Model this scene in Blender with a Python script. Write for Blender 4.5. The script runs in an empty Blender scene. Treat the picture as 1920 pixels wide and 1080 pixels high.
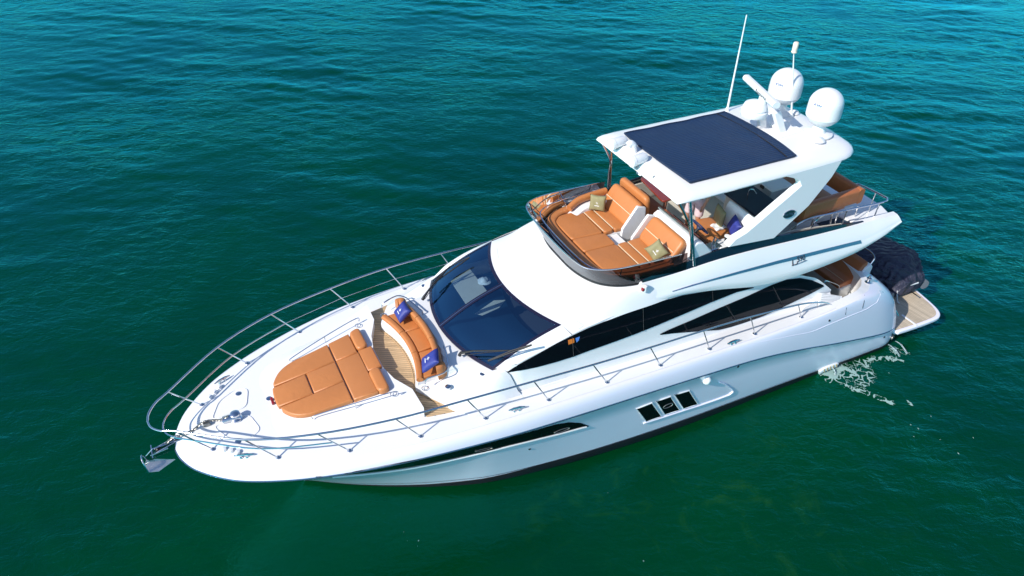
import bpy, bmesh, math, random
import numpy as np
from mathutils import Vector as V, Matrix
from mathutils.bvhtree import BVHTree
random.seed(7); rng = np.random.default_rng(7)
R = math.radians
SC = bpy.context.scene
COL = SC.collection

# ------------------------------------------------------------------ camera
CAMP = V((15.73193, 10.48318, 12.75286)); YAW, PITCH, ROLL, FOC = -2.05348, 0.66742, 0.024, 1413.05
_f = V((math.cos(PITCH)*math.cos(YAW), math.cos(PITCH)*math.sin(YAW), -math.sin(PITCH)))
_r = _f.cross(V((0, 0, 1))).normalized(); _u = _r.cross(_f)
CR = math.cos(ROLL)*_r + math.sin(ROLL)*_u; CU = -math.sin(ROLL)*_r + math.cos(ROLL)*_u
cam = bpy.data.objects.new('camera', bpy.data.cameras.new('camera')); COL.objects.link(cam)
cam.matrix_world = Matrix(((CR.x, CU.x, -_f.x, CAMP.x), (CR.y, CU.y, -_f.y, CAMP.y), (CR.z, CU.z, -_f.z, CAMP.z), (0, 0, 0, 1)))
cam.data.sensor_width = 36; cam.data.lens = 36*FOC/1920; cam.data.clip_end = 20000; cam.data.clip_start = .1
SC.camera = cam

# ------------------------------------------------------------------ light
SUN_AZ, SUN_EL = R(11.5), R(36)
w = bpy.data.worlds.new('World'); SC.world = w; w.use_nodes = True
nt = w.node_tree; bg = nt.nodes['Background']
sky = nt.nodes.new('ShaderNodeTexSky'); sky.sky_type = 'NISHITA'; sky.sun_disc = False
sky.sun_elevation = SUN_EL; sky.sun_rotation = math.pi/2 - SUN_AZ
sky.air_density = 1.0; sky.dust_density = .7; sky.ozone_density = 5.0
nt.links.new(sky.outputs[0], bg.inputs[0]); bg.inputs[1].default_value = .14
sl = bpy.data.lights.new('sun', 'SUN'); sl.energy = 4.6; sl.angle = R(.5); sl.color = (1, .95, .88)
so = bpy.data.objects.new('sun', sl); COL.objects.link(so)
sd = V((math.cos(SUN_EL)*math.cos(SUN_AZ), math.cos(SUN_EL)*math.sin(SUN_AZ), math.sin(SUN_EL)))
so.rotation_euler = sd.to_track_quat('Z', 'Y').to_euler(); so.location = sd*60
SC.view_settings.view_transform = 'Standard'; SC.view_settings.look = 'None'
SC.view_settings.exposure = 0.2; SC.view_settings.gamma = 1

# ------------------------------------------------------------------ helpers
def ray(u, v): return ((u-960)/FOC)*CR + ((540-v)/FOC)*CU + _f
def px(u, v, z=None, y=None, x=None, pl=None):
    d = ray(u, v)
    if pl is not None:
        p0, n = pl; t = (p0-CAMP).dot(n)/d.dot(n)
    elif z is not None: t = (z-CAMP.z)/d.z
    elif y is not None: t = (y-CAMP.y)/d.y
    else: t = (x-CAMP.x)/d.x
    return CAMP + d*t
def lerp(a, b, t): return a+(b-a)*t
def cr(pts, n, closed=False):
    """Catmull-Rom through points, n pieces per span"""
    P = [V(p) for p in pts]; L = len(P); out = []
    spans = L if closed else L-1
    for i in range(spans):
        if closed: a, b, c, d = P[i-1], P[i], P[(i+1) % L], P[(i+2) % L]
        else: a, b, c, d = P[max(i-1, 0)], P[i], P[i+1], P[min(i+2, L-1)]
        for k in range(n):
            t = k/n
            out.append(.5*((2*b)+(c-a)*t+(2*a-5*b+4*c-d)*t*t+(3*b-a-3*c+d)*t**3))
    if not closed: out.append(P[-1].copy())
    return out
def mir(p): return V((p[0], -p[1], p[2]))
def both(pts): return [V(p) for p in pts] + [mir(p) for p in reversed(pts) if abs(p[1]) > 1e-6]

TWIN = {}
class MB:
    def __init__(s): s.v = []; s.f = []; s.mirr = False; s.flat = None
    def add(s, vs, fs):
        o = len(s.v); s.v += [V(p) for p in vs]; s.f += [tuple(i+o for i in f) for f in fs]; return s
    def loft(s, rows, closed=False, capA=False, capB=False):
        n = len(rows[0]); vs = [p for r in rows for p in r]; fs = []
        for i in range(len(rows)-1):
            for j in range(n if closed else n-1):
                k = (j+1) % n; fs.append((i*n+j, i*n+k, (i+1)*n+k, (i+1)*n+j))
        if capA: fs.append(tuple(range(n-1, -1, -1)))
        if capB: fs.append(tuple((len(rows)-1)*n+j for j in range(n)))
        return s.add(vs, fs)
    def tube(s, pts, r, n=8, closed=False):
        P = [V(p) for p in pts]; rows = []; L = len(P); up = None
        for i in range(L):
            if closed: t = (P[(i+1) % L]-P[i-1])
            else: t = P[min(i+1, L-1)]-P[max(i-1, 0)]
            t.normalize()
            if up is None: up = V((0, 0, 1)) if abs(t.z) < .9 else V((1, 0, 0))
            a = (up - t*up.dot(t)).normalized(); b = t.cross(a); up = a
            rr = float(r[i] if isinstance(r, (list, tuple)) else r)
            rows.append([P[i]+rr*(math.cos(2*math.pi*k/n)*a+math.sin(2*math.pi*k/n)*b) for k in range(n)])
        if closed: rows.append(rows[0])
        return s.loft(rows, True, not closed, not closed)
    def box(s, c, d, rz=0, M=None):
        m = M or Matrix.Rotation(rz, 3, 'Z'); c = V(c); h = V(d)/2
        vs = [c+m @ V((x*h.x, y*h.y, z*h.z)) for x in (-1, 1) for y in (-1, 1) for z in (-1, 1)]
        return s.add(vs, [(0, 1, 3, 2), (4, 6, 7, 5), (0, 4, 5, 1), (2, 3, 7, 6), (0, 2, 6, 4), (1, 5, 7, 3)])
    def prism(s, pts, vec):
        P = [V(p) for p in pts]; n = len(P); vec = V(vec)
        return s.add(P+[p+vec for p in P], [tuple(range(n-1, -1, -1)), tuple(range(n, 2*n))]+[(i, (i+1) % n, n+(i+1) % n, n+i) for i in range(n)])
    def lathe(s, prof, o, axis=(0, 0, 1), n=24):
        a = V(axis).normalized(); e = a.orthogonal().normalized(); g = a.cross(e); o = V(o)
        rows = [[o+a*z+r*(math.cos(2*math.pi*k/n)*e+math.sin(2*math.pi*k/n)*g) for k in range(n)] for r, z in prof]
        return s.loft(rows, True, prof[0][0] > 1e-4, prof[-1][0] > 1e-4)
    def pad(s, out, t, r, frame=None, zf=None, crown=.012):
        """upholstered slab: plan outline (2D), rounded top edge; zf(x,y) top height, frame maps to space"""
        O = [V((p[0], p[1])) for p in out]
        ar = sum(O[i].x*O[i-1].y-O[i-1].x*O[i].y for i in range(len(O)))
        if ar > 0: O.reverse()
        n = len(O); N = []
        for i in range(n):
            d1 = (O[i]-O[i-1]).normalized(); d2 = (O[(i+1) % n]-O[i]).normalized()
            n1 = V((-d1.y, d1.x)); n2 = V((-d2.y, d2.x)); m = (n1+n2)
            m = m.normalized() if m.length > 1e-6 else n1
            N.append(m/max(.5, m.dot(n1)))
        zf = zf or (lambda x, y: 0.0)
        mp = frame or (lambda x, y, z: V((x, y, z)))
        rows = []
        for ins, dz in [(r*.5, -t), (0, -t+r*.4), (0, -r), (r*.13, -r*.5), (r*.5, -r*.13), (r, 0)]:
            row = []
            for p, m in zip(O, N):
                q = p+m*ins; row.append(mp(q.x, q.y, zf(q.x, q.y)+dz))
            rows.append(row)
        s.loft(rows, True, True, True); s.flat = len(s.f)-1; return s
    def sweep(s, path, sec, closed=False, up=V((0, 0, 1))):
        """section (a: sideways to the right of travel, b: up) along path"""
        P = [V(p) for p in path]; L = len(P); rows = []
        for i in range(L):
            t = (P[(i+1) % L]-P[i-1]) if closed else P[min(i+1, L-1)]-P[max(i-1, 0)]
            rt = t.cross(up).normalized(); u2 = rt.cross(t).normalized()
            rows.append([P[i]+rt*a+u2*b for a, b in sec])
        if closed: rows.append(rows[0])
        return s.loft(rows, True, not closed, not closed)
    def mirror(s, merge=False):
        if not merge: s.mirr = True; return s
        o = len(s.v); s.v += [mir(p) for p in s.v]; s.f += [tuple(i+o for i in reversed(f)) for f in s.f]; return s
    def build(s, name, mat, parent=None, ang=40, bevel=0, seg=2, weld=False, subd=0, fixn=True):
        if s.mirr:   # a port piece and its starboard counterpart
            t = MB(); t.v = [mir(p) for p in s.v]; t.f = [tuple(reversed(f)) for f in s.f]; s.mirr = False
            a = s.build(name, mat, parent, ang, bevel, seg, weld, subd, fixn)
            TWIN[a.name] = t.build(name, mat, TWIN.get(parent.name, parent) if parent is not None else None, ang, bevel, seg, weld, subd, fixn); return a
        me = bpy.data.meshes.new(name); me.from_pydata([tuple(p) for p in s.v], [], s.f)
        if weld or fixn:
            bm = bmesh.new(); bm.from_mesh(me)
            if weld: bmesh.ops.remove_doubles(bm, verts=bm.verts, dist=1e-4)
            if fixn: bmesh.ops.recalc_face_normals(bm, faces=bm.faces)
            bm.to_mesh(me); bm.free()
        me.polygons.foreach_set('use_smooth', [True]*len(me.polygons))
        if s.flat is not None: me.polygons[s.flat].use_smooth = False
        me.set_sharp_from_angle(angle=R(ang))
        o = bpy.data.objects.new(name, me); COL.objects.link(o)
        if mat: me.materials.append(mat)
        if parent is not None: o.parent = parent
        if bevel:
            m = o.modifiers.new('bevel', 'BEVEL'); m.width = bevel; m.segments = seg; m.limit_method = 'ANGLE'; m.angle_limit = R(35)
            m.harden_normals = False
        if subd:
            m = o.modifiers.new('sub', 'SUBSURF'); m.levels = subd; m.render_levels = subd
        return o
def rnd_sec(w_, h_, r, n=4):
    """rounded rectangle section centred at 0"""
    out = []
    for cx, cy, a0 in ((w_/2-r, h_/2-r, 0), (-w_/2+r, h_/2-r, 90), (-w_/2+r, -h_/2+r, 180), (w_/2-r, -h_/2+r, 270)):
        for k in range(n+1):
            a = R(a0+90*k/n); out.append((cx+r*math.cos(a), cy+r*math.sin(a)))
    return out
def rpoly(pts, r, n=4):
    """round the corners of a 2D polygon"""
    P = [V((p[0], p[1])) for p in pts]; out = []; L = len(P)
    for i in range(L):
        a, b, c = P[i-1], P[i], P[(i+1) % L]; rr = min(r, (a-b).length*.45, (c-b).length*.45)
        p0 = b+(a-b).normalized()*rr; p1 = b+(c-b).normalized()*rr
        for k in range(n+1):
            t = k/n; out.append((1-t)**2*p0+2*t*(1-t)*b+t*t*p1)
    return out
def empty(name, loc, label, cat, group=None):
    o = bpy.data.objects.new(name, None); COL.objects.link(o); o.location = loc
    o.empty_display_size = .2
    tag(o, label, cat, group); return o
def tag(o, label, cat, group=None, kind=None):
    if label: o['label'] = label
    if cat: o['category'] = cat
    if group: o['group'] = group
    if kind: o['kind'] = kind
    return o
def keep(o, parent):
    """parent a mesh built in world space under an empty that is not at the origin"""
    o.parent = parent; o.matrix_parent_inverse = Matrix.Translation(-parent.location); return o
def text_mb(body, size, depth=.002, font_shear=0, sx=1.0):
    c = bpy.data.curves.new('t', 'FONT'); c.body = body; c.size = size; c.extrude = depth; c.shear = font_shear; c.resolution_u = 3
    o = bpy.data.objects.new('t', c); COL.objects.link(o)
    dg = bpy.context.evaluated_depsgraph_get(); me = bpy.data.meshes.new_from_object(o.evaluated_get(dg))
    m = MB(); m.add([V((v.co.x*sx, v.co.y, v.co.z)) for v in me.vertices], [tuple(p.vertices) for p in me.polygons])
    bpy.data.objects.remove(o); bpy.data.curves.remove(c); bpy.data.meshes.remove(me); return m

# ------------------------------------------------------------------ materials
def mat(name, col, rough=.5, metal=0, coat=0, spec=.5, bump=None, var=None, ior=None, trans=0):
    m = bpy.data.materials.new(name); m.use_nodes = True; n = m.node_tree.nodes; l = m.node_tree.links; b = n['Principled BSDF']
    b.inputs['Base Color'].default_value = (*col, 1); b.inputs['Roughness'].default_value = rough; b.inputs['Metallic'].default_value = metal
    b.inputs['Coat Weight'].default_value = coat; b.inputs['Coat Roughness'].default_value = .05; b.inputs['Specular IOR Level'].default_value = spec
    if ior: b.inputs['IOR'].default_value = ior
    if trans: b.inputs['Transmission Weight'].default_value = trans
    tc = n.new('ShaderNodeTexCoord')
    if var:
        sc_, amt = var; no = n.new('ShaderNodeTexNoise'); no.inputs['Scale'].default_value = sc_; no.inputs['Detail'].default_value = 5
        mx = n.new('ShaderNodeMix'); mx.data_type = 'RGBA'; mx.inputs[6].default_value = (*[c*(1-amt) for c in col], 1); mx.inputs[7].default_value = (*[min(1, c*(1+amt)) for c in col], 1)
        l.new(tc.outputs['Object'], no.inputs['Vector']); l.new(no.outputs[0], mx.inputs[0]); l.new(mx.outputs[2], b.inputs['Base Color'])
    if bump:
        sc_, st = bump; no = n.new('ShaderNodeTexNoise'); no.inputs['Scale'].default_value = sc_; no.inputs['Detail'].default_value = 4
        bp = n.new('ShaderNodeBump'); bp.inputs['Strength'].default_value = st; bp.inputs['Distance'].default_value = .02
        l.new(tc.outputs['Object'], no.inputs['Vector']); l.new(no.outputs[0], bp.inputs['Height']); l.new(bp.outputs[0], b.inputs['Normal'])
    return m
def ribs(m, dirv, freq, strength, dist=.01, colmul=None, base=None, noise=0):
    """ribbed quilting / ribbed canvas: sine ridges across direction dirv"""
    n = m.node_tree.nodes; l = m.node_tree.links; b = n['Principled BSDF']
    tc = n.new('ShaderNodeTexCoord'); mp = n.new('ShaderNodeVectorMath'); mp.operation = 'DOT_PRODUCT'; mp.inputs[1].default_value = dirv
    l.new(tc.outputs['Object'], mp.inputs[0])
    ml = n.new('ShaderNodeMath'); ml.operation = 'MULTIPLY'; ml.inputs[1].default_value = freq*2*math.pi; l.new(mp.outputs['Value'], ml.inputs[0])
    last = ml
    if noise:
        no = n.new('ShaderNodeTexNoise'); no.inputs['Scale'].default_value = 6; l.new(tc.outputs['Object'], no.inputs['Vector'])
        ma = n.new('ShaderNodeMath'); ma.operation = 'MULTIPLY_ADD'; ma.inputs[1].default_value = noise; l.new(no.outputs[0], ma.inputs[0]); l.new(ml.outputs[0], ma.inputs[2]); last = ma
    sn = n.new('ShaderNodeMath'); sn.operation = 'SINE'; l.new(last.outputs[0], sn.inputs[0])
    bp = n.new('ShaderNodeBump'); bp.inputs['Strength'].default_value = strength; bp.inputs['Distance'].default_value = dist
    l.new(sn.outputs[0], bp.inputs['Height'])
    if b.inputs['Normal'].links: l.new(b.inputs['Normal'].links[0].from_socket, bp.inputs['Normal'])
    l.new(bp.outputs[0], b.inputs['Normal'])
    if colmul:
        mr = n.new('ShaderNodeMapRange'); mr.inputs[1].default_value = colmul[0]; mr.inputs[2].default_value = 1
        mx = n.new('ShaderNodeMix'); mx.data_type = 'RGBA'; l.new(sn.outputs[0], mr.inputs[0]); l.new(mr.outputs[0], mx.inputs[0])
        if b.inputs['Base Color'].links: l.new(b.inputs['Base Color'].links[0].from_socket, mx.inputs[6])
        else: mx.inputs[6].default_value = (*base, 1)
        mx.inputs[7].default_value = (*colmul[1], 1); l.new(mx.outputs[2], b.inputs['Base Color'])
    return m
def creases(m, sc=5.5, st=.35, dist=.02):
    n = m.node_tree.nodes; l = m.node_tree.links; b = n['Principled BSDF']
    tc = n.new('ShaderNodeTexCoord'); no = n.new('ShaderNodeTexNoise'); no.inputs['Scale'].default_value = sc; no.inputs['Detail'].default_value = 2; no.inputs['Distortion'].default_value = .8
    l.new(tc.outputs['Object'], no.inputs['Vector']); bp = n.new('ShaderNodeBump'); bp.inputs['Strength'].default_value = st; bp.inputs['Distance'].default_value = dist
    l.new(no.outputs[0], bp.inputs['Height']); l.new(b.inputs['Normal'].links[0].from_socket, bp.inputs['Normal']); l.new(bp.outputs[0], b.inputs['Normal']); return m
def glass(name, tint, opac, rough=.02, gloss=(.9, .95, 1), extra=0):
    m = bpy.data.materials.new(name); m.use_nodes = True; n = m.node_tree.nodes; l = m.node_tree.links; n.clear()
    o = n.new('ShaderNodeOutputMaterial'); t = n.new('ShaderNodeBsdfTransparent'); t.inputs[0].default_value = (*tint, 1)
    d = n.new('ShaderNodeBsdfDiffuse'); d.inputs[0].default_value = (.006, .008, .012, 1)
    g = n.new('ShaderNodeBsdfGlossy'); g.inputs[0].default_value = (*gloss, 1); g.inputs['Roughness'].default_value = rough
    a = n.new('ShaderNodeMixShader'); a.inputs[0].default_value = opac; l.new(t.outputs[0], a.inputs[1]); l.new(d.outputs[0], a.inputs[2])
    fr = n.new('ShaderNodeFresnel'); fr.inputs[0].default_value = 1.55
    b = n.new('ShaderNodeMixShader'); ad = n.new('ShaderNodeMath'); ad.operation = 'ADD'; ad.inputs[1].default_value = extra; l.new(fr.outputs[0], ad.inputs[0]); l.new(ad.outputs[0], b.inputs[0]); l.new(a.outputs[0], b.inputs[1]); l.new(g.outputs[0], b.inputs[2])
    l.new(b.outputs[0], o.inputs[0]); return m
WHITE = mat('white_gelcoat', (.80, .80, .80), .28, coat=.35, var=(1.3, .025))
HULLW = mat('hull_gelcoat', (.80, .775, .88), .25, coat=.5, bump=(1.6, .10), var=(.9, .02))
CREAM = mat('cream_lining', (.62, .58, .5), .6, var=(4, .05))
SEAM = mat('seam_grey', (.45, .46, .5), .6)
GREYV = mat('grey_plastic', (.35, .36, .38), .5)
LEATH = creases(mat('tan_leather', (.50, .185, .056), .45, bump=(45, .12), var=(2.5, .09)))
LEATHR = ribs(mat('ribbed_tan_leather', (.50, .185, .056), .45, var=(5, .05)), (.3, 1, 0), 42, .35, .005)
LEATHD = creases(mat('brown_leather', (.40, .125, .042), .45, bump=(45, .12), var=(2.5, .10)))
PIPE = mat('cream_piping', (.75, .62, .42), .5)
STEEL = mat('stainless_steel', (.62, .64, .68), .12, metal=1)
DSTEEL = mat('galvanised_chain', (.30, .29, .27), .4, metal=.8, bump=(30, .3))
BLACK = mat('black_rubber', (.012, .012, .014), .45)
DASH = mat('dark_dashboard', (.006, .036, .072), .5, bump=(20, .1))
NAVYF = mat('navy_fabric', (.025, .035, .22), .55, bump=(60, .2), var=(8, .25))
OLIVE = mat('olive_fabric', (.27, .25, .125), .7, bump=(70, .25), var=(8, .12))
CANVAS = ribs(mat('navy_canvas', (.006, .024, .07), .62, bump=(25, .2), var=(3, .35)), (0, 1, 0), 17, .5, .009, (-.2, (.007, .034, .10)), noise=1.6)
COVER = ribs(mat('black_boat_cover', (.032, .032, .058), .62, bump=(7, .5), var=(3, .3)), (.75, 1, .25), 4.2, .75, .05, noise=5)
WOODR = mat('varnished_mahogany', (.22, .035, .018), .12, coat=.8, var=(9, .25))
GLASSB = mat('black_window_glass', (.003, .004, .007), .03, spec=.2)
WIND = glass('windscreen_glass', (.62, .78, .88), .04, extra=.15, gloss=(.28, .62, 1))
SMOKE = glass('smoked_acrylic', (.24, .165, .16), .32)
BANDG = mat('dark_band_acrylic', (.006, .008, .02), .08, coat=.6)
PRINT = mat('white_print', (.8, .8, .8), .6)
BLUEP = mat('blue_print', (.03, .05, .25), .5)
DARKP = mat('dark_print', (.03, .03, .05), .5)
SKIN = mat('skin', (.42, .2, .12), .5, var=(12, .08))
RED = mat('red_plastic', (.25, .01, .02), .4)
ORANGE = mat('orange_card', (.8, .2, .02), .5)
SHIN = mat('stripe_metal', (.25, .33, .46), .25, metal=.9)
BOOT = mat('boot_paint', (.02, .012, .02), .5, var=(2, .4))

def teak(name, col, ang, width=.055, caulk=(.05, .035, .025)):
    m = mat(name, col, .6, var=(6, .16)); n = m.node_tree.nodes; l = m.node_tree.links; b = n['Principled BSDF']
    tc = n.new('ShaderNodeTexCoord'); dp = n.new('ShaderNodeVectorMath'); dp.operation = 'DOT_PRODUCT'; dp.inputs[1].default_value = (-math.sin(ang), math.cos(ang), 0)
    l.new(tc.outputs['Object'], dp.inputs[0])
    d = n.new('ShaderNodeMath'); d.operation = 'DIVIDE'; d.inputs[1].default_value = width; l.new(dp.outputs['Value'], d.inputs[0])
    fr = n.new('ShaderNodeMath'); fr.operation = 'FRACT'; l.new(d.outputs[0], fr.inputs[0])
    fl = n.new('ShaderNodeMath'); fl.operation = 'FLOOR'; l.new(d.outputs[0], fl.inputs[0])
    wn = n.new('ShaderNodeTexWhiteNoise'); wn.noise_dimensions = '1D'; l.new(fl.outputs[0], wn.inputs['W'])
    gr = n.new('ShaderNodeTexNoise'); gr.inputs['Scale'].default_value = 3; gr.inputs['Detail'].default_value = 8; gr.inputs['Roughness'].default_value = .7
    mp = n.new('ShaderNodeMapping'); mp.inputs['Rotation'].default_value = (0, 0, -ang); mp.inputs['Scale'].default_value = (1, 14, 1)
    l.new(tc.outputs['Object'], mp.inputs[0]); l.new(mp.outputs[0], gr.inputs['Vector'])
    hs = n.new('ShaderNodeHueSaturation'); l.new(b.inputs['Base Color'].links[0].from_socket, hs.inputs['Color'])
    ad = n.new('ShaderNodeMath'); ad.operation = 'MULTIPLY_ADD'; ad.inputs[1].default_value = .28; ad.inputs[2].default_value = .62; l.new(wn.outputs['Value'], ad.inputs[0])
    a2 = n.new('ShaderNodeMath'); a2.operation = 'MULTIPLY_ADD'; a2.inputs[1].default_value = .45; l.new(gr.outputs[0], a2.inputs[0]); l.new(ad.outputs[0], a2.inputs[2])
    l.new(a2.outputs[0], hs.inputs['Value'])
    lt = n.new('ShaderNodeMath'); lt.operation = 'LESS_THAN'; lt.inputs[1].default_value = .13; l.new(fr.outputs[0], lt.inputs[0])
    mx = n.new('ShaderNodeMix'); mx.data_type = 'RGBA'; mx.inputs[7].default_value = (*caulk, 1); l.new(lt.outputs[0], mx.inputs[0]); l.new(hs.outputs[0], mx.inputs[6])
    l.new(mx.outputs[2], b.inputs['Base Color']); return m
_a = px(715, 660, z=2.42); _b = px(755, 662, z=2.42)
TEAK = teak('teak_planking', (.52, .36, .20), math.atan2(_b.y-_a.y, _b.x-_a.x))
_a = px(1700, 570, z=.5); _b = px(1740, 594, z=.5)
TEAKP = teak('weathered_teak', (.54, .45, .33), math.atan2(_b.y-_a.y, _b.x-_a.x), .06, (.20, .15, .10))
TEAKT = mat('teak_trim', (.44, .29, .15), .6, var=(9, .2))

# ------------------------------------------------------------------ water
def make_waves():
    ws = []
    base = YAW + R(4)
    for lam, amp, n in ((7.0, .010, 5), (3.2, .0062, 8), (1.7, .0040, 12), (.95, .0027, 16), (.6, .0018, 18)):
        for i in range(n):
            L = lam*rng.uniform(.75, 1.35); th = base + rng.normal(0, .5); k = 2*math.pi/L
            ws.append((k*math.cos(th), k*math.sin(th), rng.uniform(0, 6.28), amp*rng.uniform(.6, 1.2)))
    return ws
WAVES = make_waves()
def wave(x, y):
    h = np.zeros_like(x)
    for kx, ky, p, a in WAVES:
        s = np.sin(kx*x+ky*y+p); h += a*(s + .35*s*s)
    gust = .66+.34*np.sin(.11*x+.19*y+1)*np.sin(.23*x-.07*y+.4)+.30*np.sin(.5*x+.33*y+.6*np.sin(.21*y))*np.sin(.27*x-.41*y+.8*np.sin(.17*x))
    # lee of the hull near the camera is calmer
    lee = 1-.72*np.exp(-(((x-11)/9)**4+((y-6)/6)**4))
    return h*gust*lee
def axis(a, b, step, far, grow):
    c = list(np.arange(a, b, step)); s = step
    while c[-1] < far: s *= grow; c.append(c[-1]+s)
    s = step; lo = [a]
    while lo[-1] > -far: s *= grow; lo.append(lo[-1]-s)
    return np.array(lo[:0:-1]+c)
xs = axis(-24, 24, .12, 6000, 1.12); ys = axis(-38, 9, .12, 6000, 1.12)
X, Y = np.meshgrid(xs, ys, indexing='ij')
fade = np.clip(1-(np.maximum(np.abs(X), np.abs(Y+14))-40)/60, 0, 1)
Z = wave(X, Y)*fade - .02
nx, ny = X.shape
me = bpy.data.meshes.new('sea_water'); nv = nx*ny; nf = (nx-1)*(ny-1)
me.vertices.add(nv); me.vertices.foreach_set('co', np.stack([X, Y, Z], -1).astype(np.float32).ravel())
i = (np.arange(nx-1)[:, None]*ny+np.arange(ny-1)[None, :]).ravel()
quads = np.stack([i, i+ny, i+ny+1, i+1], 1).astype(np.int32)
me.loops.add(nf*4); me.loops.foreach_set('vertex_index', quads.ravel())
me.polygons.add(nf); me.polygons.foreach_set('loop_start', np.arange(0, nf*4, 4, dtype=np.int32)); me.polygons.foreach_set('use_smooth', np.ones(nf, bool))
me.update(calc_edges=True)
sea = bpy.data.objects.new('sea_water', me); COL.objects.link(sea); sea['kind'] = 'structure'
def water_mat():
    m = bpy.data.materials.new('sea_water'); m.use_nodes = True; n = m.node_tree.nodes; l = m.node_tree.links; n.clear()
    out = n.new('ShaderNodeOutputMaterial'); df = n.new('ShaderNodeBsdfDiffuse'); gl = n.new('ShaderNodeBsdfGlossy'); fr = n.new('ShaderNodeFresnel'); mxs = n.new('ShaderNodeMixShader')
    gl.inputs['Color'].default_value = (.08, .93, 1, 1); gl.inputs['Roughness'].default_value = .08; fr.inputs[0].default_value = 1.333
    f2 = n.new('ShaderNodeMath'); f2.operation = 'MULTIPLY_ADD'; f2.use_clamp = True; f2.inputs[1].default_value = 2.2; f2.inputs[2].default_value = -.012; l.new(fr.outputs[0], f2.inputs[0]); l.new(f2.outputs[0], mxs.inputs[0])
    l.new(df.outputs[0], mxs.inputs[1]); l.new(gl.outputs[0], mxs.inputs[2]); l.new(mxs.outputs[0], out.inputs[0])
    tc = n.new('ShaderNodeTexCoord')
    mp = n.new('ShaderNodeMapping'); mp.inputs['Rotation'].default_value = (0, 0, -YAW-R(4)); l.new(tc.outputs['Object'], mp.inputs[0])
    mp2 = n.new('ShaderNodeVectorMath'); mp2.operation = 'MULTIPLY'; mp2.inputs[1].default_value = (1, .55, 1); l.new(mp.outputs[0], mp2.inputs[0])
    def noise(sc, det, rough=.55, dist=0, src=mp2):
        no = n.new('ShaderNodeTexNoise'); no.inputs['Scale'].default_value = sc; no.inputs['Detail'].default_value = det; no.inputs['Roughness'].default_value = rough; no.inputs['Distortion'].default_value = dist
        l.new(src.outputs[0], no.inputs['Vector']); return no
    n1 = noise(3.3, 6, .62, .5); n2 = noise(11, 3, .5, .2)
    b1 = n.new('ShaderNodeBump'); b1.inputs['Strength'].default_value = .5; b1.inputs['Distance'].default_value = .08; l.new(n1.outputs[0], b1.inputs['Height'])
    gp = noise(.14, 4, .6, .6, mp); gm = n.new('ShaderNodeMapRange'); gm.inputs[1].default_value = .35; gm.inputs[2].default_value = .65; gm.inputs[3].default_value = .12; gm.inputs[4].default_value = .85; l.new(gp.outputs[0], gm.inputs[0]); l.new(gm.outputs[0], b1.inputs['Strength'])
    b2 = n.new('ShaderNodeBump'); b2.inputs['Strength'].default_value = .35; b2.inputs['Distance'].default_value = .02; l.new(n2.outputs[0], b2.inputs['Height']); l.new(b1.outputs[0], b2.inputs['Normal'])
    [l.new(b2.outputs[0], q.inputs['Normal']) for q in (gl, fr)]
    # body colour: deep green with murkier, weedier patches
    c1 = noise(.16, 4, .55, .3, mp); c2 = noise(.9, 5, .65, 1.2, mp)
    r1 = n.new('ShaderNodeValToRGB'); r1.color_ramp.elements[0].position = .33; r1.color_ramp.elements[0].color = (0, .029, .009, 1); r1.color_ramp.elements[1].position = .68; r1.color_ramp.elements[1].color = (0, .039, .007, 1)
    l.new(c1.outputs[0], r1.inputs[0])
    r2 = n.new('ShaderNodeValToRGB'); r2.color_ramp.elements[0].position = .55; r2.color_ramp.elements[0].color = (0, 0, 0, 1); r2.color_ramp.elements[1].position = .72; r2.color_ramp.elements[1].color = (1, 1, 1, 1)
    l.new(c2.outputs[0], r2.inputs[0])
    # a shallower weedy patch off the port side
    sb = n.new('ShaderNodeVectorMath'); sb.operation = 'DISTANCE'; sb.inputs[1].default_value = (8.2, 4.6, 0); l.new(tc.outputs['Object'], sb.inputs[0])
    mr = n.new('ShaderNodeMapRange'); mr.inputs[1].default_value = 1.0; mr.inputs[2].default_value = 4.4; mr.inputs[3].default_value = .95; mr.inputs[4].default_value = 0; l.new(sb.outputs['Value'], mr.inputs[0])
    mu = n.new('ShaderNodeMath'); mu.operation = 'MULTIPLY'; l.new(mr.outputs[0], mu.inputs[0]); l.new(r2.outputs[0], mu.inputs[1])
    mx = n.new('ShaderNodeMix'); mx.data_type = 'RGBA'; mx.inputs[7].default_value = (.008, .062, .009, 1); l.new(mu.outputs[0], mx.inputs[0]); l.new(r1.outputs[0], mx.inputs[6])
    l.new(mx.outputs[2], df.inputs['Color'])
    return m
me.materials.append(water_mat())

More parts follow.
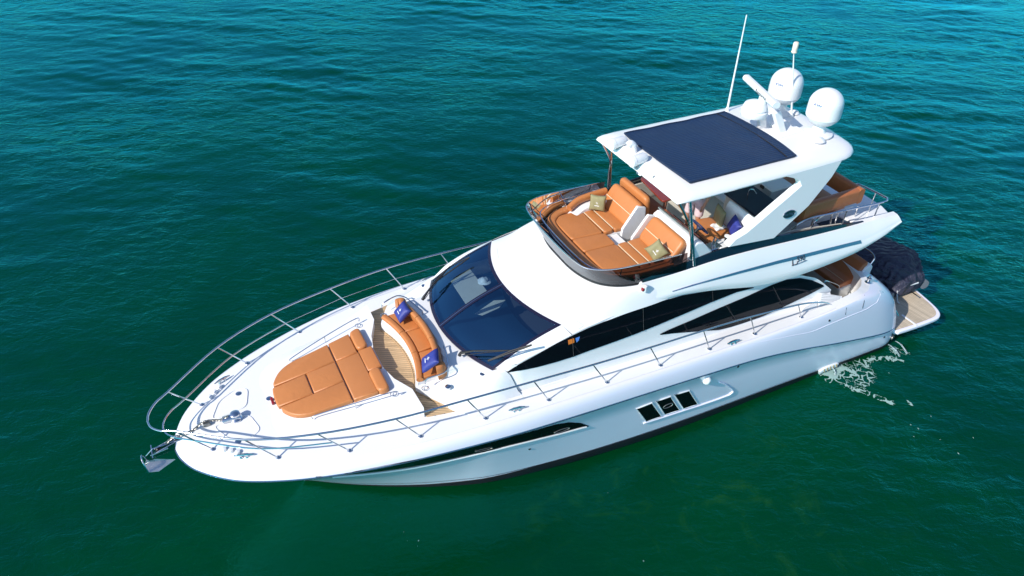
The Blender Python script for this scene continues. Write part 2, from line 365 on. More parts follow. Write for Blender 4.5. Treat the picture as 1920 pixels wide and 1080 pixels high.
# ------------------------------------------------------------------ yacht: hull
Y_ = empty('motor_yacht', (0, 0, 0), 'white flybridge motor yacht with tan cushions, the only yacht, floating on green sea', 'motor yacht')
ST = [  # knuckle (rub rail) point, sheer point, waterline point
 ((16.96, 0, 2.08), (16.93, 0, 2.17), (14.95, 0, 0)), ((16.89, .32, 2.09), (16.83, .22, 2.2), (14.9, .03, 0)),
 ((16.69, .7, 2.11), (16.6, .56, 2.26), (14.8, .08, 0)), ((16.29, 1.12, 2.14), (16.2, .93, 2.29), (14.65, .18, 0)),
 ((15.85, 1.42, 2.16), (15.75, 1.24, 2.32), (14.42, .33, 0)), ((15.1, 1.76, 2.19), (15.02, 1.6, 2.35), (13.95, .62, 0)),
 ((14.1, 2.06, 2.21), (14.1, 1.92, 2.38), (13.3, .98, 0)), ((13, 2.27, 2.21), (13, 2.15, 2.41), (12.5, 1.36, 0)),
 ((11.5, 2.42, 2.15), (11.5, 2.29, 2.41), (11.5, 1.72, 0)), ((10, 2.46, 2.05), (10, 2.34, 2.37), (10, 1.98, 0)),
 ((8.5, 2.47, 1.94), (8.5, 2.36, 2.31), (8.5, 2.14, 0)), ((7, 2.475, 1.82), (7, 2.37, 2.24), (7, 2.23, 0)),
 ((5.5, 2.47, 1.66), (5.5, 2.37, 2.16), (5.5, 2.27, 0)), ((4.2, 2.46, 1.40), (4.2, 2.36, 2.12), (4.2, 2.29, 0)),
 ((3.2, 2.45, 1.15), (3.3, 2.35, 2.13), (3.2, 2.31, 0)), ((2.2, 2.44, .92), (2.55, 2.30, 2.14), (2.2, 2.33, 0)),
 ((1.4, 2.42, .74), (2.1, 2.2, 2.1), (1.4, 2.34, 0)), ((.9, 2.36, .64), (1.8, 2.02, 2.04), (.9, 2.34, 0)),
 ((.6, 2.24, .59), (1.6, 1.8, 2.0), (.6, 2.24, 0)), ((.48, 2.0, .57), (1.5, 1.5, 1.98), (.5, 2.0, 0)),
 ((.45, 1.6, .56), (1.45, 1.2, 1.97), (.48, 1.6, 0)), ((.43, .8, .55), (1.4, .6, 1.97), (.46, .8, 0)), ((.42, 0, .55), (1.4, 0, 1.97), (.45, 0, 0))]
NS = 5
Kc = cr([s[0] for s in ST], NS); Sc = cr([s[1] for s in ST], NS); Wc = cr([s[2] for s in ST], NS)
for c in (Kc, Sc, Wc):
    for p in c: p.y = max(p.y, 0)
    c[0].y = 0
def hull_low(k, w_):
    lo = V((k.x-.0, max(k.y-.035, 0), k.z-.045)) if k.y > .05 else V((k.x-.03, 0, k.z-.045))
    m = V((lerp(lo.x, w_.x, .62), lerp(lo.y, w_.y, .62), lo.z*.42))
    if k.x < 12: m.y += .03
    kl = V((min(w_.x, 15.2)*.995, w_.y*.82, -.45)); ke = V((min(w_.x, 14.6)*.99, 0, -.75))
    w2 = lerp(w_, m, .13/max(m.z, .14)); 
    return [ke, kl, w_.copy(), w2, lerp(w2, m, .5), m, lerp(m, lo, .5), lo]
def hull_up(k, s_):
    c = V((k.x*.75+s_.x*.25, k.y*.75+s_.y*.25, s_.z*.85+k.z*.15))
    out = [k.copy()]
    for t in (.05, .2, .4, .6, .8, .92, 1): out.append((1-t)**2*k+2*t*(1-t)*c+t*t*s_)
    nrm = V((s_.x-8, s_.y, 0)); 
    i_ = V((s_.x, max(s_.y-.06, 0), s_.z+.022)) if s_.x > 2.2 else V((s_.x+.04, max(s_.y-.05, 0), s_.z+.022))
    return out+[i_]
rows_lo = [hull_low(k, w_) for k, w_ in zip(Kc, Wc)]; rows_up = [hull_up(k, s_) for k, s_ in zip(Kc, Sc)]
HB = MB()
HB.loft([a+b for a, b in zip(rows_lo, rows_up)]); HB.mirror(True)
hull = HB.build('hull', HULLW, Y_, ang=38, weld=True)
hbvh = BVHTree.FromPolygons([tuple(p) for p in HB.v], HB.f)
def on(bvh, u, v, off=.012):
    d = ray(u, v).normalized(); h = bvh.ray_cast(CAMP, d)
    if h[0] is None: h = bvh.find_nearest(px(u, v, y=2.3)) if bvh is hbvh else (px(u, v, y=1.715), V((0, 1, .12)).normalized())
    n_ = h[1]
    if n_.dot(d) > 0: n_ = -n_
    return h[0]+n_*off, n_
def strip(bvh, up, lo, off=.012, th=.03, mid=2):
    """thin raised panel between two pixel edges lying on a surface"""
    m = MB(); rows = []
    for a, b in zip(up, lo):
        r_ = []
        for k in range(mid+1):
            p, n_ = on(bvh, lerp(a[0], b[0], k/mid), lerp(a[1], b[1], k/mid), off); r_.append((p, n_))
        rows.append([q for q, _ in r_]+[q-n_*th for q, n_ in reversed(r_)])
    return m.loft(rows, True, True, True)
def dens(pts, n):
    out = []
    for a, b in zip(pts[:-1], pts[1:]): out += [(lerp(a[0], b[0], k/n), lerp(a[1], b[1], k/n)) for k in range(n)]
    return out+[pts[-1]]
# antifouling band at the waterline, pinstripe, rub rail
m = MB(); rr = []
for k, w_ in zip(Kc[2:-1], Wc[2:-1]):
    r_ = hull_low(k, w_); o = V((0, .006, 0)) if w_.x > .62 else V((-.006, 0, 0)); rr.append([r_[1]+o, r_[2]+o, lerp(r_[2], r_[4], lerp(.18, .62, min(1, max(0, (14.2-w_.x)/3.5))))+o])
m.loft(rr); m.mirror(); m.build('boot_stripe', BOOT, hull)
m = MB(); rr = []
for k, w_ in zip(Kc[24:-8], Wc[24:-8]):
    r_ = hull_low(k, w_); a = lerp(r_[3], r_[4], .50); b = lerp(r_[3], r_[4], .55); o = V((0, .004, 0)); rr.append([a+o, b+o])
m.loft(rr); m.mirror(); m.build('pinstripe', SHIN, hull)
m = MB(); pth = [V((k.x, k.y-.015, k.z-.03)) for k in Kc[1:-10]]
m.sweep(pth, rnd_sec(.045, .03, .012, 2)); m.mirror(); m.build('rub_rail', SHIN, hull)
# raised styling line on the quarter
cl = dens([(1400, 646), (1464, 634), (1522, 622), (1580, 598), (1624, 580), (1644, 567), (1651, 553), (1648, 545)], 4)
pts = [on(hbvh, *p, off=.0)[0] for p in cl]; pts = cr(pts[::2], 3)
m = MB(); m.tube(pts, [.007*math.sin(math.pi*min(1, .08+i/len(pts)*1.0))+.002 for i in range(len(pts))], 8); m.mirror(); m.build('styling_line', HULLW, hull)
# long bow hull window with its ledge
upW = [(592, 893.5), (622, 892), (700, 877), (779, 861.5), (860, 843.5), (935, 825.5), (990, 810.5), (1041, 796), (1066, 792), (1088, 793), (1103, 798)]
loW = [(593, 894.5), (624, 893.5), (701, 887), (779, 875.5), (860, 859), (935, 841), (990, 827.5), (1041, 815), (1066, 808.5), (1088, 802.5), (1104, 799)]
hw = strip(hbvh, dens(upW, 3), dens(loW, 3), .008, .02).mirror().build('hull_window', GLASSB, hull, ang=30)
m = MB(); pts = [on(hbvh, *p, off=.0)[0]+V((0, 0, .004)) for p in dens(loW[1:], 3)]
m.sweep(cr(pts[::2], 2), rnd_sec(.06, .045, .015, 2)); m.mirror(); m.build('window_ledge', WHITE, hull)
def ring_on(bvh, u, v, a, b, r=.012, name='porthole', parent=None, mt=STEEL, tilt=0):
    p, n_ = on(bvh, u, v, .014); tx = V((1, 0, 0)); tx = (tx-n_*tx.dot(n_)).normalized(); ty = n_.cross(tx)
    m = MB(); m.tube([p+tx*a*math.cos(t)+ty*b*math.sin(t) for t in np.linspace(0, 2*math.pi, 25)[:-1]], r, 6, True); m.mirror()
    return m.build(name, mt, parent)
ring_on(hbvh, 1053, 806,   .17, .05, .006, 'porthole', hw, DSTEEL); ring_on(hbvh, 907, 842, .17, .045, .006, 'porthole', hw, DSTEEL)
# three square windows amidships
for q in (((1193, 766), (1222, 755), (1240, 780), (1211, 790)), ((1230, 752), (1257, 743), (1274, 768), (1246, 777)), ((1264, 740), (1292, 732), (1308, 757), (1281, 766))):
    up = [q[0], q[1]]; lo = [q[3], q[2]]
    sw = strip(hbvh, dens(up, 4), dens(lo, 4), .01, .03).mirror().build('hull_window', GLASSB, hull, ang=30)
    m = MB(); fr = [on(hbvh, *p, off=.004)[0] for p in dens([q[0], q[1], q[2], q[3], q[0]], 3)][:-1]
    m.tube(fr, .014, 6, True); m.mirror(); m.build('window_frame', WHITE, sw)
ring_on(hbvh, 1252, 760, .12, .065, .008, 'porthole', sw, DSTEEL)
m = MB(); m.sweep([on(hbvh, *p, off=.01)[0] for p in dens([(1206, 793), (1246, 780.5), (1281, 769), (1310, 760), (1345, 748), (1366, 740), (1375, 733), (1371, 728), (1358, 719), (1348, 716)], 3)], rnd_sec(.04, .035, .012, 2)); m.mirror(); m.build('window_ledge', HULLW, hull)
m = MB(); p, n_ = on(hbvh, 1325, 713, .0)
m.lathe([(.0, .09), (.05, .085), (.085, .05), (.10, 0)], p, (0, 1, .1), 14); m.mirror(); m.build('vent_cowl', WHITE, hull)
# exhaust grille and discharge pipes low on the port quarter
p, n_ = on(hbvh, 1553, 688, .0)
m = MB(); m.sweep([p+V((-.26, 0, -.03)), p+V((-.2, 0, 0)), p+V((.2, 0, 0)), p+V((.3, -.0, -.05))], rnd_sec(.10, .15, .04, 3)); ex = m.build('exhaust_grille', WHITE, hull)
m = MB()
for k in range(5): m.box(p+V((-.22+.1*k, .05, .0)), (.03, .02, .12), M=Matrix.Rotation(R(25), 3, 'Y'))
m.build('grille_slot', mat('tan_stain', (.45, .34, .18), .7), ex)
for u, v in ((1671, 641), (1683, 637)):
    p, n_ = on(hbvh, u, v, .0); p = V((p.x, max(p.y, 2.2), .2))
    m = MB(); m.lathe([(.055, 0), (.06, .02), (.06, .07), (.045, .07), (.045, .02)], p, (-.2, 1, 0), 12); m.build('discharge_pipe', DSTEEL, hull)
for u, v in ((1384, 687.5), (1698, 632), (993, 842), (1555, 601), (1658, 632)):
    p, n_ = on(hbvh, u, v, .0); m = MB(); m.lathe([(.0, .012), (.022, .012), (.03, 0)], p, n_, 10); m.build('drain_fitting', BLACK, hull)

# ------------------------------------------------------------------ yacht: deck
def sheer(x):
    for a, b in zip(Sc[:-1], Sc[1:]):
        if b.x <= x <= a.x:
            t = 0 if a.x == b.x else (a.x-x)/(a.x-b.x); return lerp(a.y, b.y, t), lerp(a.z, b.z, t)
    return (0, 2.18) if x > 16.9 else (Sc[-30].y, Sc[-30].z)
def zdeck(x, y):
    ys_, zs_ = sheer(x); return zs_+.022+.05*(1-min(1, abs(y)/max(ys_, .3))**2)
m = MB(); rows = []
for x in list(np.arange(3.3, 16.5, .22))+[16.6, 16.7, 16.78, 16.84, 16.88, 16.905]:
    ys_, zs_ = sheer(x); yi = max(ys_-.035, .005)
    rows.append([V((x, yi*t, zdeck(x, yi*t))) for t in np.linspace(-1, 1, 21)])
m.loft(rows); deck = m.build('deck', WHITE, Y_, ang=60)
# forward trunk carrying the sun pad
half = [(15.34, 0), (15.30, .32), (15.16, .66), (14.78, .92), (14.1, 1.1), (13.4, 1.32), (12.95, 1.52), (12.80, 1.60)]
aft = [(12.80, 1.6), (12.82, 1.08), (13.02, .66), (13.10, .3), (13.1, 0)]
ftop = lambda x: 2.43+(15.1-x)*.125
prt = [V((p[0], p[1], 0)) for p in half]; prt = cr(prt, 3)
ring = both(prt+[V((p[0], p[1], 0)) for p in aft[1:]])
m = MB(); L = []
def grow(p, d):
    c = V((13.6, 0, 0)); q = V((p.x, p.y, 0)); n_ = (q-c); 
    if p.x <= 13.11 and abs(p.y) < 1.59: return q
    d *= min(1, max(0, (p.x-12.8)/1.6))
    n_ = V((n_.x*.5 if p.x > 14.3 else 0, n_.y, 0)).normalized(); return q+n_*d
for d, dz, md in ((.28, 0, 1), (.10, .55, 2), (.02, .93, 2), (-.03, 1, 2)):
    row = []
    for p in ring:
        q = grow(p, d); zb = zdeck(min(q.x, 16), q.y)-.01; zt = ftop(q.x)
        row.append(V((q.x, q.y, lerp(zb, max(zt, zb+.005), dz))))
    L.append(row)
m.loft(L, True, False, True); trunk = m.build('sunpad_trunk', WHITE, Y_, ang=35)
# teak well across the foredeck
def poly_sheet(name, pts2, zf, th, mt, parent, **kw):
    m = MB(); P = [V((p[0], p[1], zf(p[0], p[1]))) for p in pts2]; m.prism(P, (0, 0, -th)); return m.build(name, mt, parent, **kw)
tk = [(13.12, 0), (13.05, .66), (12.85, 1.08), (12.76, 1.62), (12.24, 1.72), (12.5, 1.28), (12.70, .98), (12.5, .3), (12.48, 0)]
tk = tk + [(x, -y) for x, y in tk[::-1] if y]
poly_sheet('teak_well', tk, lambda x, y: 2.50 if abs(y) < 1.3 else zdeck(x, y)+.012, .04, TEAK, Y_)
mb = MB(); mb.tube([V((12.55+.2*min(1, (y/.95))**2 if abs(y) < .95 else 12.75-(abs(y)-.95)*.65, y, 2.505)) for y in np.linspace(-1.6, 1.6, 30)], .012, 6); mb.build('teak_margin', TEAKT, Y_)
# after trunk rising to the windscreen
def wsb(y): return 11.82-.44*(y/1.5)**2
def trf(y):
    y = abs(y); return 12.5+.22*(y/.97)**2 if y < .97 else (12.72-(y-.97)*.62 if y < 1.72 else 12.255-(y-1.72)*1.2)
rows = []
for t in np.linspace(0, 1, 22):
    row = []
    for y in np.linspace(-1.98, 1.98, 67):
        ay = abs(y); x0 = trf(y); x1 = wsb(min(ay, 1.5))-.09 if ay < 1.5 else lerp(11.29, 10.95, min(1, (ay-1.5)/.36))
        x = lerp(x0, x1, t); zd = zdeck(x, y)
        zin = lerp(2.66, 2.945, min(1, t*1.15)); yo = 1.85+.10*min(1, max(0, (x-10.95)/.6)); sh = min(1, max(0, (yo-ay)/lerp(yo-1.62, .6, min(1, max(0, (x-11.4)/.9))))); sh = sh*sh*(3-2*sh)
        if ay < 1.09: zin = lerp(2.66, 2.935, min(1, max(0, (12.03+.16*ay*ay-x)/.07+.5)))
        row.append(V((x, y, lerp(zd+.004, zin, sh))))
    rows.append(row)
bt = [V((p.x, p.y, min(p.z, 2.45))) for p in rows[0]]
m = MB(); m.loft([bt]+rows); trk = m.build('foredeck_trunk', WHITE, Y_, ang=38)
tbvh = BVHTree.FromPolygons([tuple(p) for p in m.v], m.f)
def seam(bvh, pts, parent, r=.0035, name='hatch_seam'):
    P = [on(bvh, *p, off=.0)[0] for p in dens(pts, 5)]; q = MB(); q.tube(P, r, 5); return q.build(name, SEAM, parent)
seam(tbvh, [(804, 711), (830, 700), (857, 690)], trk); seam(tbvh, [(857, 690), (880, 697), (902, 706), (908, 724)], trk)
seam(tbvh, [(782, 734), (800, 742), (818, 752)], trk); seam(tbvh, [(795, 553), (800, 548)], trk)

# ------------------------------------------------------------------ sun pad
ctop = lambda x, y: 2.52+(15.1-x)*.125
PL = (V((15.1, 0, 2.52)), V((.125, 0, 1)))
def pp(*pts): return [px(u, v, pl=PL).xy for u, v in pts]
sp_ = empty('sunpad', (0, 0, 0), None, None); sp_.parent = Y_
def sub(mb, name, mt, parent, **k): return mb.build(name, mt, parent, **k)
N_ = [(15.12, 0), (15.105, .2), (15.03, .42), (14.87, .62), (14.62, .735), (14.2, .785), (13.87, .825)]
Nc = [p.xy for p in cr([V((a, b, 0)) for a, b in N_], 4)]
yg = .285
prtp = [V((p.x, p.y)) for p in Nc if p.y > yg+.075]; prtp = [V((prtp[0].x+.005, yg+.005))]+prtp; stb = [V((p.x, -p.y)) for p in prtp]
xn = min(p.x for p in Nc if p.y < yg)
for lab, o_ in (('far', stb+[V((13.87, -yg-.005))]), ('near', prtp+[V((13.87, yg+.005))])):
    MB().pad(o_, .10, .03, zf=ctop).build('cushion', LEATH, sp_, ang=60)
fr = [V((p.x, p.y)) for p in Nc if p.y <= yg]; fr = [V((p.x, -p.y)) for p in fr[::-1] if p.y > 0]+fr
MB().pad(fr+[V((14.46, yg-.003)), V((14.46, -yg+.003))], .10, .03, zf=ctop).build('cushion', LEATH, sp_, ang=60)
MB().pad([(14.44, -yg+.003), (14.44, yg-.003), (13.87, yg-.003), (13.87, -yg+.003)], .10, .03, zf=ctop).build('cushion', LEATH, sp_, ang=60)
MB().pad([(13.85, -.83), (13.85, -.29), (13.42, -.29), (13.42, -.88)], .11, .03, zf=ctop).build('ribbed_cushion', LEATHR, sp_, ang=60)
MB().pad([(13.85, -.28), (13.85, .83), (13.40, .88), (13.40, -.28)], .11, .03, zf=ctop).build('ribbed_cushion', LEATHR, sp_, ang=60)
hi = lambda x, y: ctop(x, y)+.035
MB().pad(rpoly([(13.41, -.89), (13.41, -.33), (13.19, -.33), (13.19, -.93)], .1), .15, .045, zf=hi).build('headrest_bolster', LEATH, sp_, ang=60)
MB().pad(rpoly([(13.41, .30), (13.41, .90), (13.19, .94), (13.19, .30)], .1), .15, .045, zf=hi).build('headrest_bolster', LEATH, sp_, ang=60)
MB().pad([(13.40, -.32), (13.40, .29), (13.13, .29), (13.13, -.32)], .10, .03, zf=ctop).build('cushion', LEATH, sp_, ang=60)
for s in (-1, 1):   # grab rails beside the pad
    a = V((14.62, s*.83, ctop(14.62, 0)-.06)); b = V((13.12, s*1.12, ctop(13.12, 0)+.0))
    top = [a, a+V((-.06, 0, .07)), lerp(a, b, .5)+V((0, s*.01, .085)), b+V((.06, 0, .07)), b+V((0, 0, -.02))]
    m = MB(); m.tube(cr(top, 5), .011, 8); m.tube([lerp(a, b, .5)+V((0, 0, -.06)), lerp(a, b, .5)+V((0, s*.01, .085))], .010, 6); m.build('grab_rail', STEEL, trunk)
    m = MB(); m.tube([V((13.17, s*1.05, ctop(13.1, 0)-.06))+V((.055*math.cos(q), .055*math.sin(q), 0)) for q in np.linspace(0, 6.283, 19)[:-1]], .007, 6, True); m.build('cup_holder', STEEL, trunk)
    m = MB(); m.tube([V((12.60, s*1.15, 2.70))+V((.055*math.cos(q), .055*math.sin(q), 0)) for q in np.linspace(0, 6.283, 19)[:-1]], .007, 6, True); m.build('cup_holder', STEEL, trunk)
m = MB()
for dy in (-.05, .05): m.box((15.165, dy+.01, 2.455), (.05, .07, .05))
m.build('bow_socket', RED, trunk, bevel=.01)

# ------------------------------------------------------------------ bow sofa
sofa = empty('bow_sofa', (0, 0, 0), None, None); sofa.parent = Y_
F = lambda y: 12.51+.19*y*y
Bk = lambda y: 12.01+.16*y*y
m = MB(); ysn = np.linspace(-1.0, 1.0, 25)
front = [V((F(y)-.02, y, 0)) for y in ysn]; back = [V((Bk(y)-.04, y, 0)) for y in ysn]
m.loft([[p+V((.02, 0, 2.45)) for p in front], [p+V((0, 0, 2.72)) for p in front], [p+V((0, 0, 2.72)) for p in back], [p+V((0, 0, 2.8)) for p in back]])
m.loft([[V((p.x, p.y, z)) for p in (front[e], back[e])] for z in (2.45, 2.74) for e in (0,)]); m.loft([[V((p.x, p.y, z)) for p in (front[e], back[e])] for z in (2.45, 2.74) for e in (-1,)])
m.build('sofa_base', WHITE, sofa)
cuts = [-1.0, -.36, .30, 1.0]
for a, b in zip(cuts[:-1], cuts[1:]):
    yy = np.linspace(a+.006, b-.006, 8)
    MB().pad([(F(y)-.125, y) for y in yy]+[(Bk(y)+.05, y) for y in yy[::-1]], .10, .035, zf=lambda x, y: 2.81).build('seat_cushion', LEATH, sofa, ang=60)
    m = MB(); m.sweep([V((F(y)-.065, y, 2.785)) for y in yy], rnd_sec(.13, .10, .045, 4)); m.build('seat_roll', LEATH, sofa, ang=60)
    m = MB(); y2 = [y*1.06 for y in yy]
    bpth = [V((Bk(y)+.06, y, 2.94)) for y in y2]
    sg_ = 1 if b > .9 else (-1 if a < -.9 else 0)
    if sg_:
        arc = [V((12.18, sg_*1.03, 2.945)), V((12.22, sg_*1.07, 2.94)), V((12.27, sg_*1.085, 2.935)), V((12.32, sg_*1.08, 2.93))]
        bpth = cr(bpth[:-1]+arc, 3) if sg_ > 0 else cr(arc[::-1]+bpth[1:], 3)
    m = MB(); m.sweep(bpth, [(a_+b_*.25, b_) for a_, b_ in rnd_sec(.13, .30, .055, 4)]); m.build('backrest', LEATH, sofa, ang=60)
for s in (-1, 1):
    m = MB(); yy = np.linspace(.55*s, 1.12*s, 8)
    pr = [V((Bk(y)-.1, y, 3.02)) for y in yy]+[V((12.25, s*1.24, 3.02)), V((12.55, s*1.2, 2.97)), V((12.60, s*1.2, 2.86))]
    m.tube(cr([pr[0]+V((0, 0, -.14))]+pr, 3), .014, 8); m.build('grab_rail', STEEL, sofa)

def pillow_px(name, corners, T, mt, label, cat, group):
    A, B, C, D = [px(u, v, z=z) for u, v, z in corners]; c = (A+B+C+D)/4
    ex = ((B-A)+(C-D)).normalized(); ey = ((A-D)+(B-C)); ey = (ey-ex*ey.dot(ex)).normalized(); ez = ex.cross(ey)
    if ez.dot(CAMP-c) < 0: ez = -ez; ex = -ex
    W = ((B-A).length+(C-D).length)/2; H = ((A-D).length+(B-C).length)/2
    Mx = Matrix(((ex.x, ey.x, ez.x), (ex.y, ey.y, ez.y), (ex.z, ey.z, ez.z)))
    return pillow(name, c, Mx.to_euler(), (min(max(W, .36), .44), min(max(H, .36), .44), T), mt, label, cat, group)
def pillow(name, loc, rot, size, mt, label, cat, group, logo=True):
    W, H, T = size; m = MB(); n = 14
    for sgn in (1, -1):
        rows = []
        for i in range(n+1):
            row = []
            for j in range(n+1):
                a = i/n*2-1; b = j/n*2-1
                pinch = 1-.10*(1-abs(a)**2)*abs(b)**4; pin2 = 1-.10*(1-abs(b)**2)*abs(a)**4
                t = T/2*max(0, (1-a**4)*(1-b**4))**.55 + .006*math.sin(7*a+3*b+loc[0]*9)*(1-a*a)*(1-b*b)
                row.append(V((a*W/2*pin2, b*H/2*pinch, sgn*t)))
            rows.append(row)
        m.loft(rows)
    e = empty(name, loc, label, cat, group); e.rotation_euler = rot
    o = m.build('cushion_cover', mt, e, ang=80, weld=True)
    if logo:
        m = MB(); s = H*.10; zz = T/2+.004; cx, cy = 0, H*.05
        for k in range(8):
            a = k*math.pi/4; r_ = s*(1.2 if k % 2 == 0 else .75); d = V((math.cos(a), math.sin(a), 0)); q = V((-d.y, d.x, 0))*s*.16
            m.add([V((cx, cy, zz))+d*s*.2-q, V((cx, cy, zz))+d*r_, V((cx, cy, zz))+d*s*.2+q], [(0, 1, 2)])
        m.box((0, -H*.13, T/2+.002), (W*.30, H*.035, .004)); m.build('printed_logo', PRINT, e, fixn=False)
    return e
GP = 'navy throw pillows on the bow sofa'
pillow_px('throw_pillow', ((758.6, 564, 3.14), (770, 584, 3.12), (750, 605, 2.88), (739, 586, 2.90)), .15, NAVYF, 'navy pillow with white logo standing at the far end of the bow sofa', 'pillow', GP)
pillow_px('throw_pillow', ((821, 657, 3.26), (823, 681, 3.22), (791.7, 696, 2.95), (791, 671, 2.97)), .14, NAVYF, 'navy pillow lying at the near end of the bow sofa, by the grab rail', 'pillow', GP)

# ------------------------------------------------------------------ windscreen
def wtop(y): return V((10.44-.47*(y/1.51)**2, y, 3.59-.06*(y/1.51)**2))
def wbot(y): return V((11.82-.44*(y/1.5)**2, y, 3.0-.05*(y/1.5)**2))
def wp(s, t, off=0):   # s -1..1 across, t 0 bottom..1 top
    p = lerp(wbot(s*1.5), wtop(s*1.51), t); p.z += .07*math.sin(math.pi*t)+off; return p
def wpanel(s0, s1, t0, t1, off, th, ns=18, n_t=8):
    m = MB(); rows = []
    for i in range(ns+1):
        s = lerp(s0, s1, i/ns); r_ = [wp(s, lerp(t0, t1, j/n_t), off) for j in range(n_t+1)]
        rows.append(r_+([p-V((.3, 0, .95))*th for p in reversed(r_)] if th else []))
    return m.loft(rows, bool(th), bool(th), bool(th))
ws = empty('windscreen', (0, 0, 0), None, None); ws.parent = Y_
for s0, s1 in ((-.985, -.012), (.012, .985)): wpanel(s0, s1, .02, .98, .0, 0).build('glass_pane', WIND, ws, ang=30)
m = wpanel(-1, 1, -.01, .03, .008, .03); 
for a in ((-1, 1, .955, 1.0), (-1, -.965, .03, .955), (.965, 1, .03, .955), (-.032, .032, .03, .955)):
    q = wpanel(*a, .008, .03, 18 if a[1]-a[0] > 1 else 3); m.add(q.v, q.f)
m.build('window_frame', mat('frit_border', (.012, .010, .03), .2, coat=.5), ws, ang=30)
wpanel(-.004, .004, .0, 1, .014, .01, 1).build('centre_trim', STEEL, ws)
def wiper(name, piv, k1, tip0, tip1, off):
    e = MB(); P = piv
    e.tube([P+V((.03, 0, 0)), P+V((0, 0, .06)), lerp(P, k1, .25)+V((0, 0, .08)), k1], [.035, .03, .018, .012], 8)
    e.tube([P+V((0, .04, .03)), lerp(P, k1, .5)+V((.02, .05, .06)), k1], .008, 6)
    e.tube([tip0, k1, tip1], .012, 6); e.tube([tip0-V((0, 0, .015)), tip1-V((0, 0, .015))], .016, 6)
    return e.build(name, BLACK, ws)
PW = (wp(0, .5), V((.40, 0, .92)))
wq = lambda u, v, o=.03: px(u, v, pl=(wp(0, .5)+V((0, 0, o-.03)), V((.40, 0, .92))))
wiper('wiper', px(864, 666, z=3.0), wq(960, 657), wq(915, 676), wq(997, 646), 0)
wiper('wiper', px(795, 561, z=3.02), wq(843, 500), wq(810, 532), wq(880, 482), 0)
# dash and saloon floor seen through the glass
m = MB(); rows = [[V((wsb(y*1.45)-.06-t*1.6, y*1.45, 2.9+.06*math.sin(t*9)*(1-t)-.25*t*t)) for y in np.linspace(-1, 1, 15)] for t in np.linspace(0, 1, 10)]
m.loft(rows); dash = m.build('dashboard', DASH, Y_, ang=50)
m = MB(); m.box((9.4, 0, 2.5), (3.2, 2.9, .05)); m.build('saloon_floor', mat('saloon_carpet', (.05, .045, .05), .9), Y_)
def flat_thing(name, quad, z, th, mt, label, cat, **k):
    P = [px(u, v, z=z) for u, v in quad]; c = sum(P, V((0, 0, 0)))/len(P); c = V((c.x, c.y, z))
    m = MB(); m.prism([p-c for p in P], (0, 0, -th)); o = m.build(name, mt, None, bevel=.004); o.location = c; return tag(o, label, cat)
CARD = mat('beige_card', (.62, .56, .46), .8, var=(5, .05))
flat_thing('sunshade_board', [(845, 527), (881, 504), (913, 545), (875, 572)], 2.985, .012, CARD, 'large beige board lying on the dashboard behind the far windscreen pane', 'sunshade board')
flat_thing('sunshade_board', [(890, 588), (926, 563), (948, 562), (936, 577), (905, 591)], 2.985, .012, CARD, 'smaller folded beige board lying on the dashboard behind the near windscreen pane', 'sunshade board')
c0 = px(908, 525, z=3.02); m = MB(); prof = [(.001, .085), (.05, .08), (.085, .05), (.095, .02), (.14, .006), (.145, .0)]
m.lathe(prof, (0, 0, 0), n=18)
for p in m.v: p.x += .012*math.sin(p.y*40); p.z *= 1+.15*math.sin(p.x*60)
o = m.build('sun_hat', PRINT, None); o.location = (c0.x, c0.y, 2.99); tag(o, 'crumpled white sun hat lying on the dashboard beside the large beige board', 'hat')

# ------------------------------------------------------------------ house shell (roof + sides)
def roof_row(x, zc, ez, ey, dz, dy, sweep):
    out = []
    for t in np.linspace(0, 1, 12): y = ey*t; out.append(V((x-sweep*t*t, y, lerp(zc, ez, t**2.2))))
    xe = out[-1].x
    for t in (.2, .4, .6, .8, 1): out.append(V((xe-.07*t*(sweep > .2), lerp(ey, dy, t**.9), lerp(ez, dz, t**1.25))))
    return out
RR = [[wtop(1.51*t)+V((0, 0, .004)) for t in np.linspace(0, 1, 12)]+[V((9.97-.03*k, 1.51+.042*k, 3.53-.03*k)) for k in range(1, 6)],
      roof_row(9.75, 3.745, 3.60, 1.50, 3.41, 1.72, .25), roof_row(9.35, 3.845, 3.70, 1.50, 3.46, 1.725, .12), roof_row(9.0, 3.89, 3.78, 1.51, 3.50, 1.735, .05),
      roof_row(8.6, 3.90, 3.86, 1.52, 3.525, 1.745, 0), roof_row(8.1, 3.90, 3.885, 1.53, 3.53, 1.75, 0), roof_row(7.7, 3.90, 3.885, 1.515, 3.53, 1.73, 0)]
m = MB(); rows = []
for j in range(len(RR[0])): rows.append(cr([r_[j] for r_ in RR], 4))
m.loft(rows); m.mirror(True); roof = m.build('cabin_roof', WHITE, Y_, ang=40, weld=True)
rbvh = BVHTree.FromPolygons([tuple(p) for p in m.v], m.f)
seam(rbvh, [(932, 466), (933, 475), (935, 484)], roof); seam(rbvh, [(946, 506), (960, 523), (975, 538)], roof, .003); seam(rbvh, [(1078, 600), (1095, 610), (1085, 617)], roof, .003)
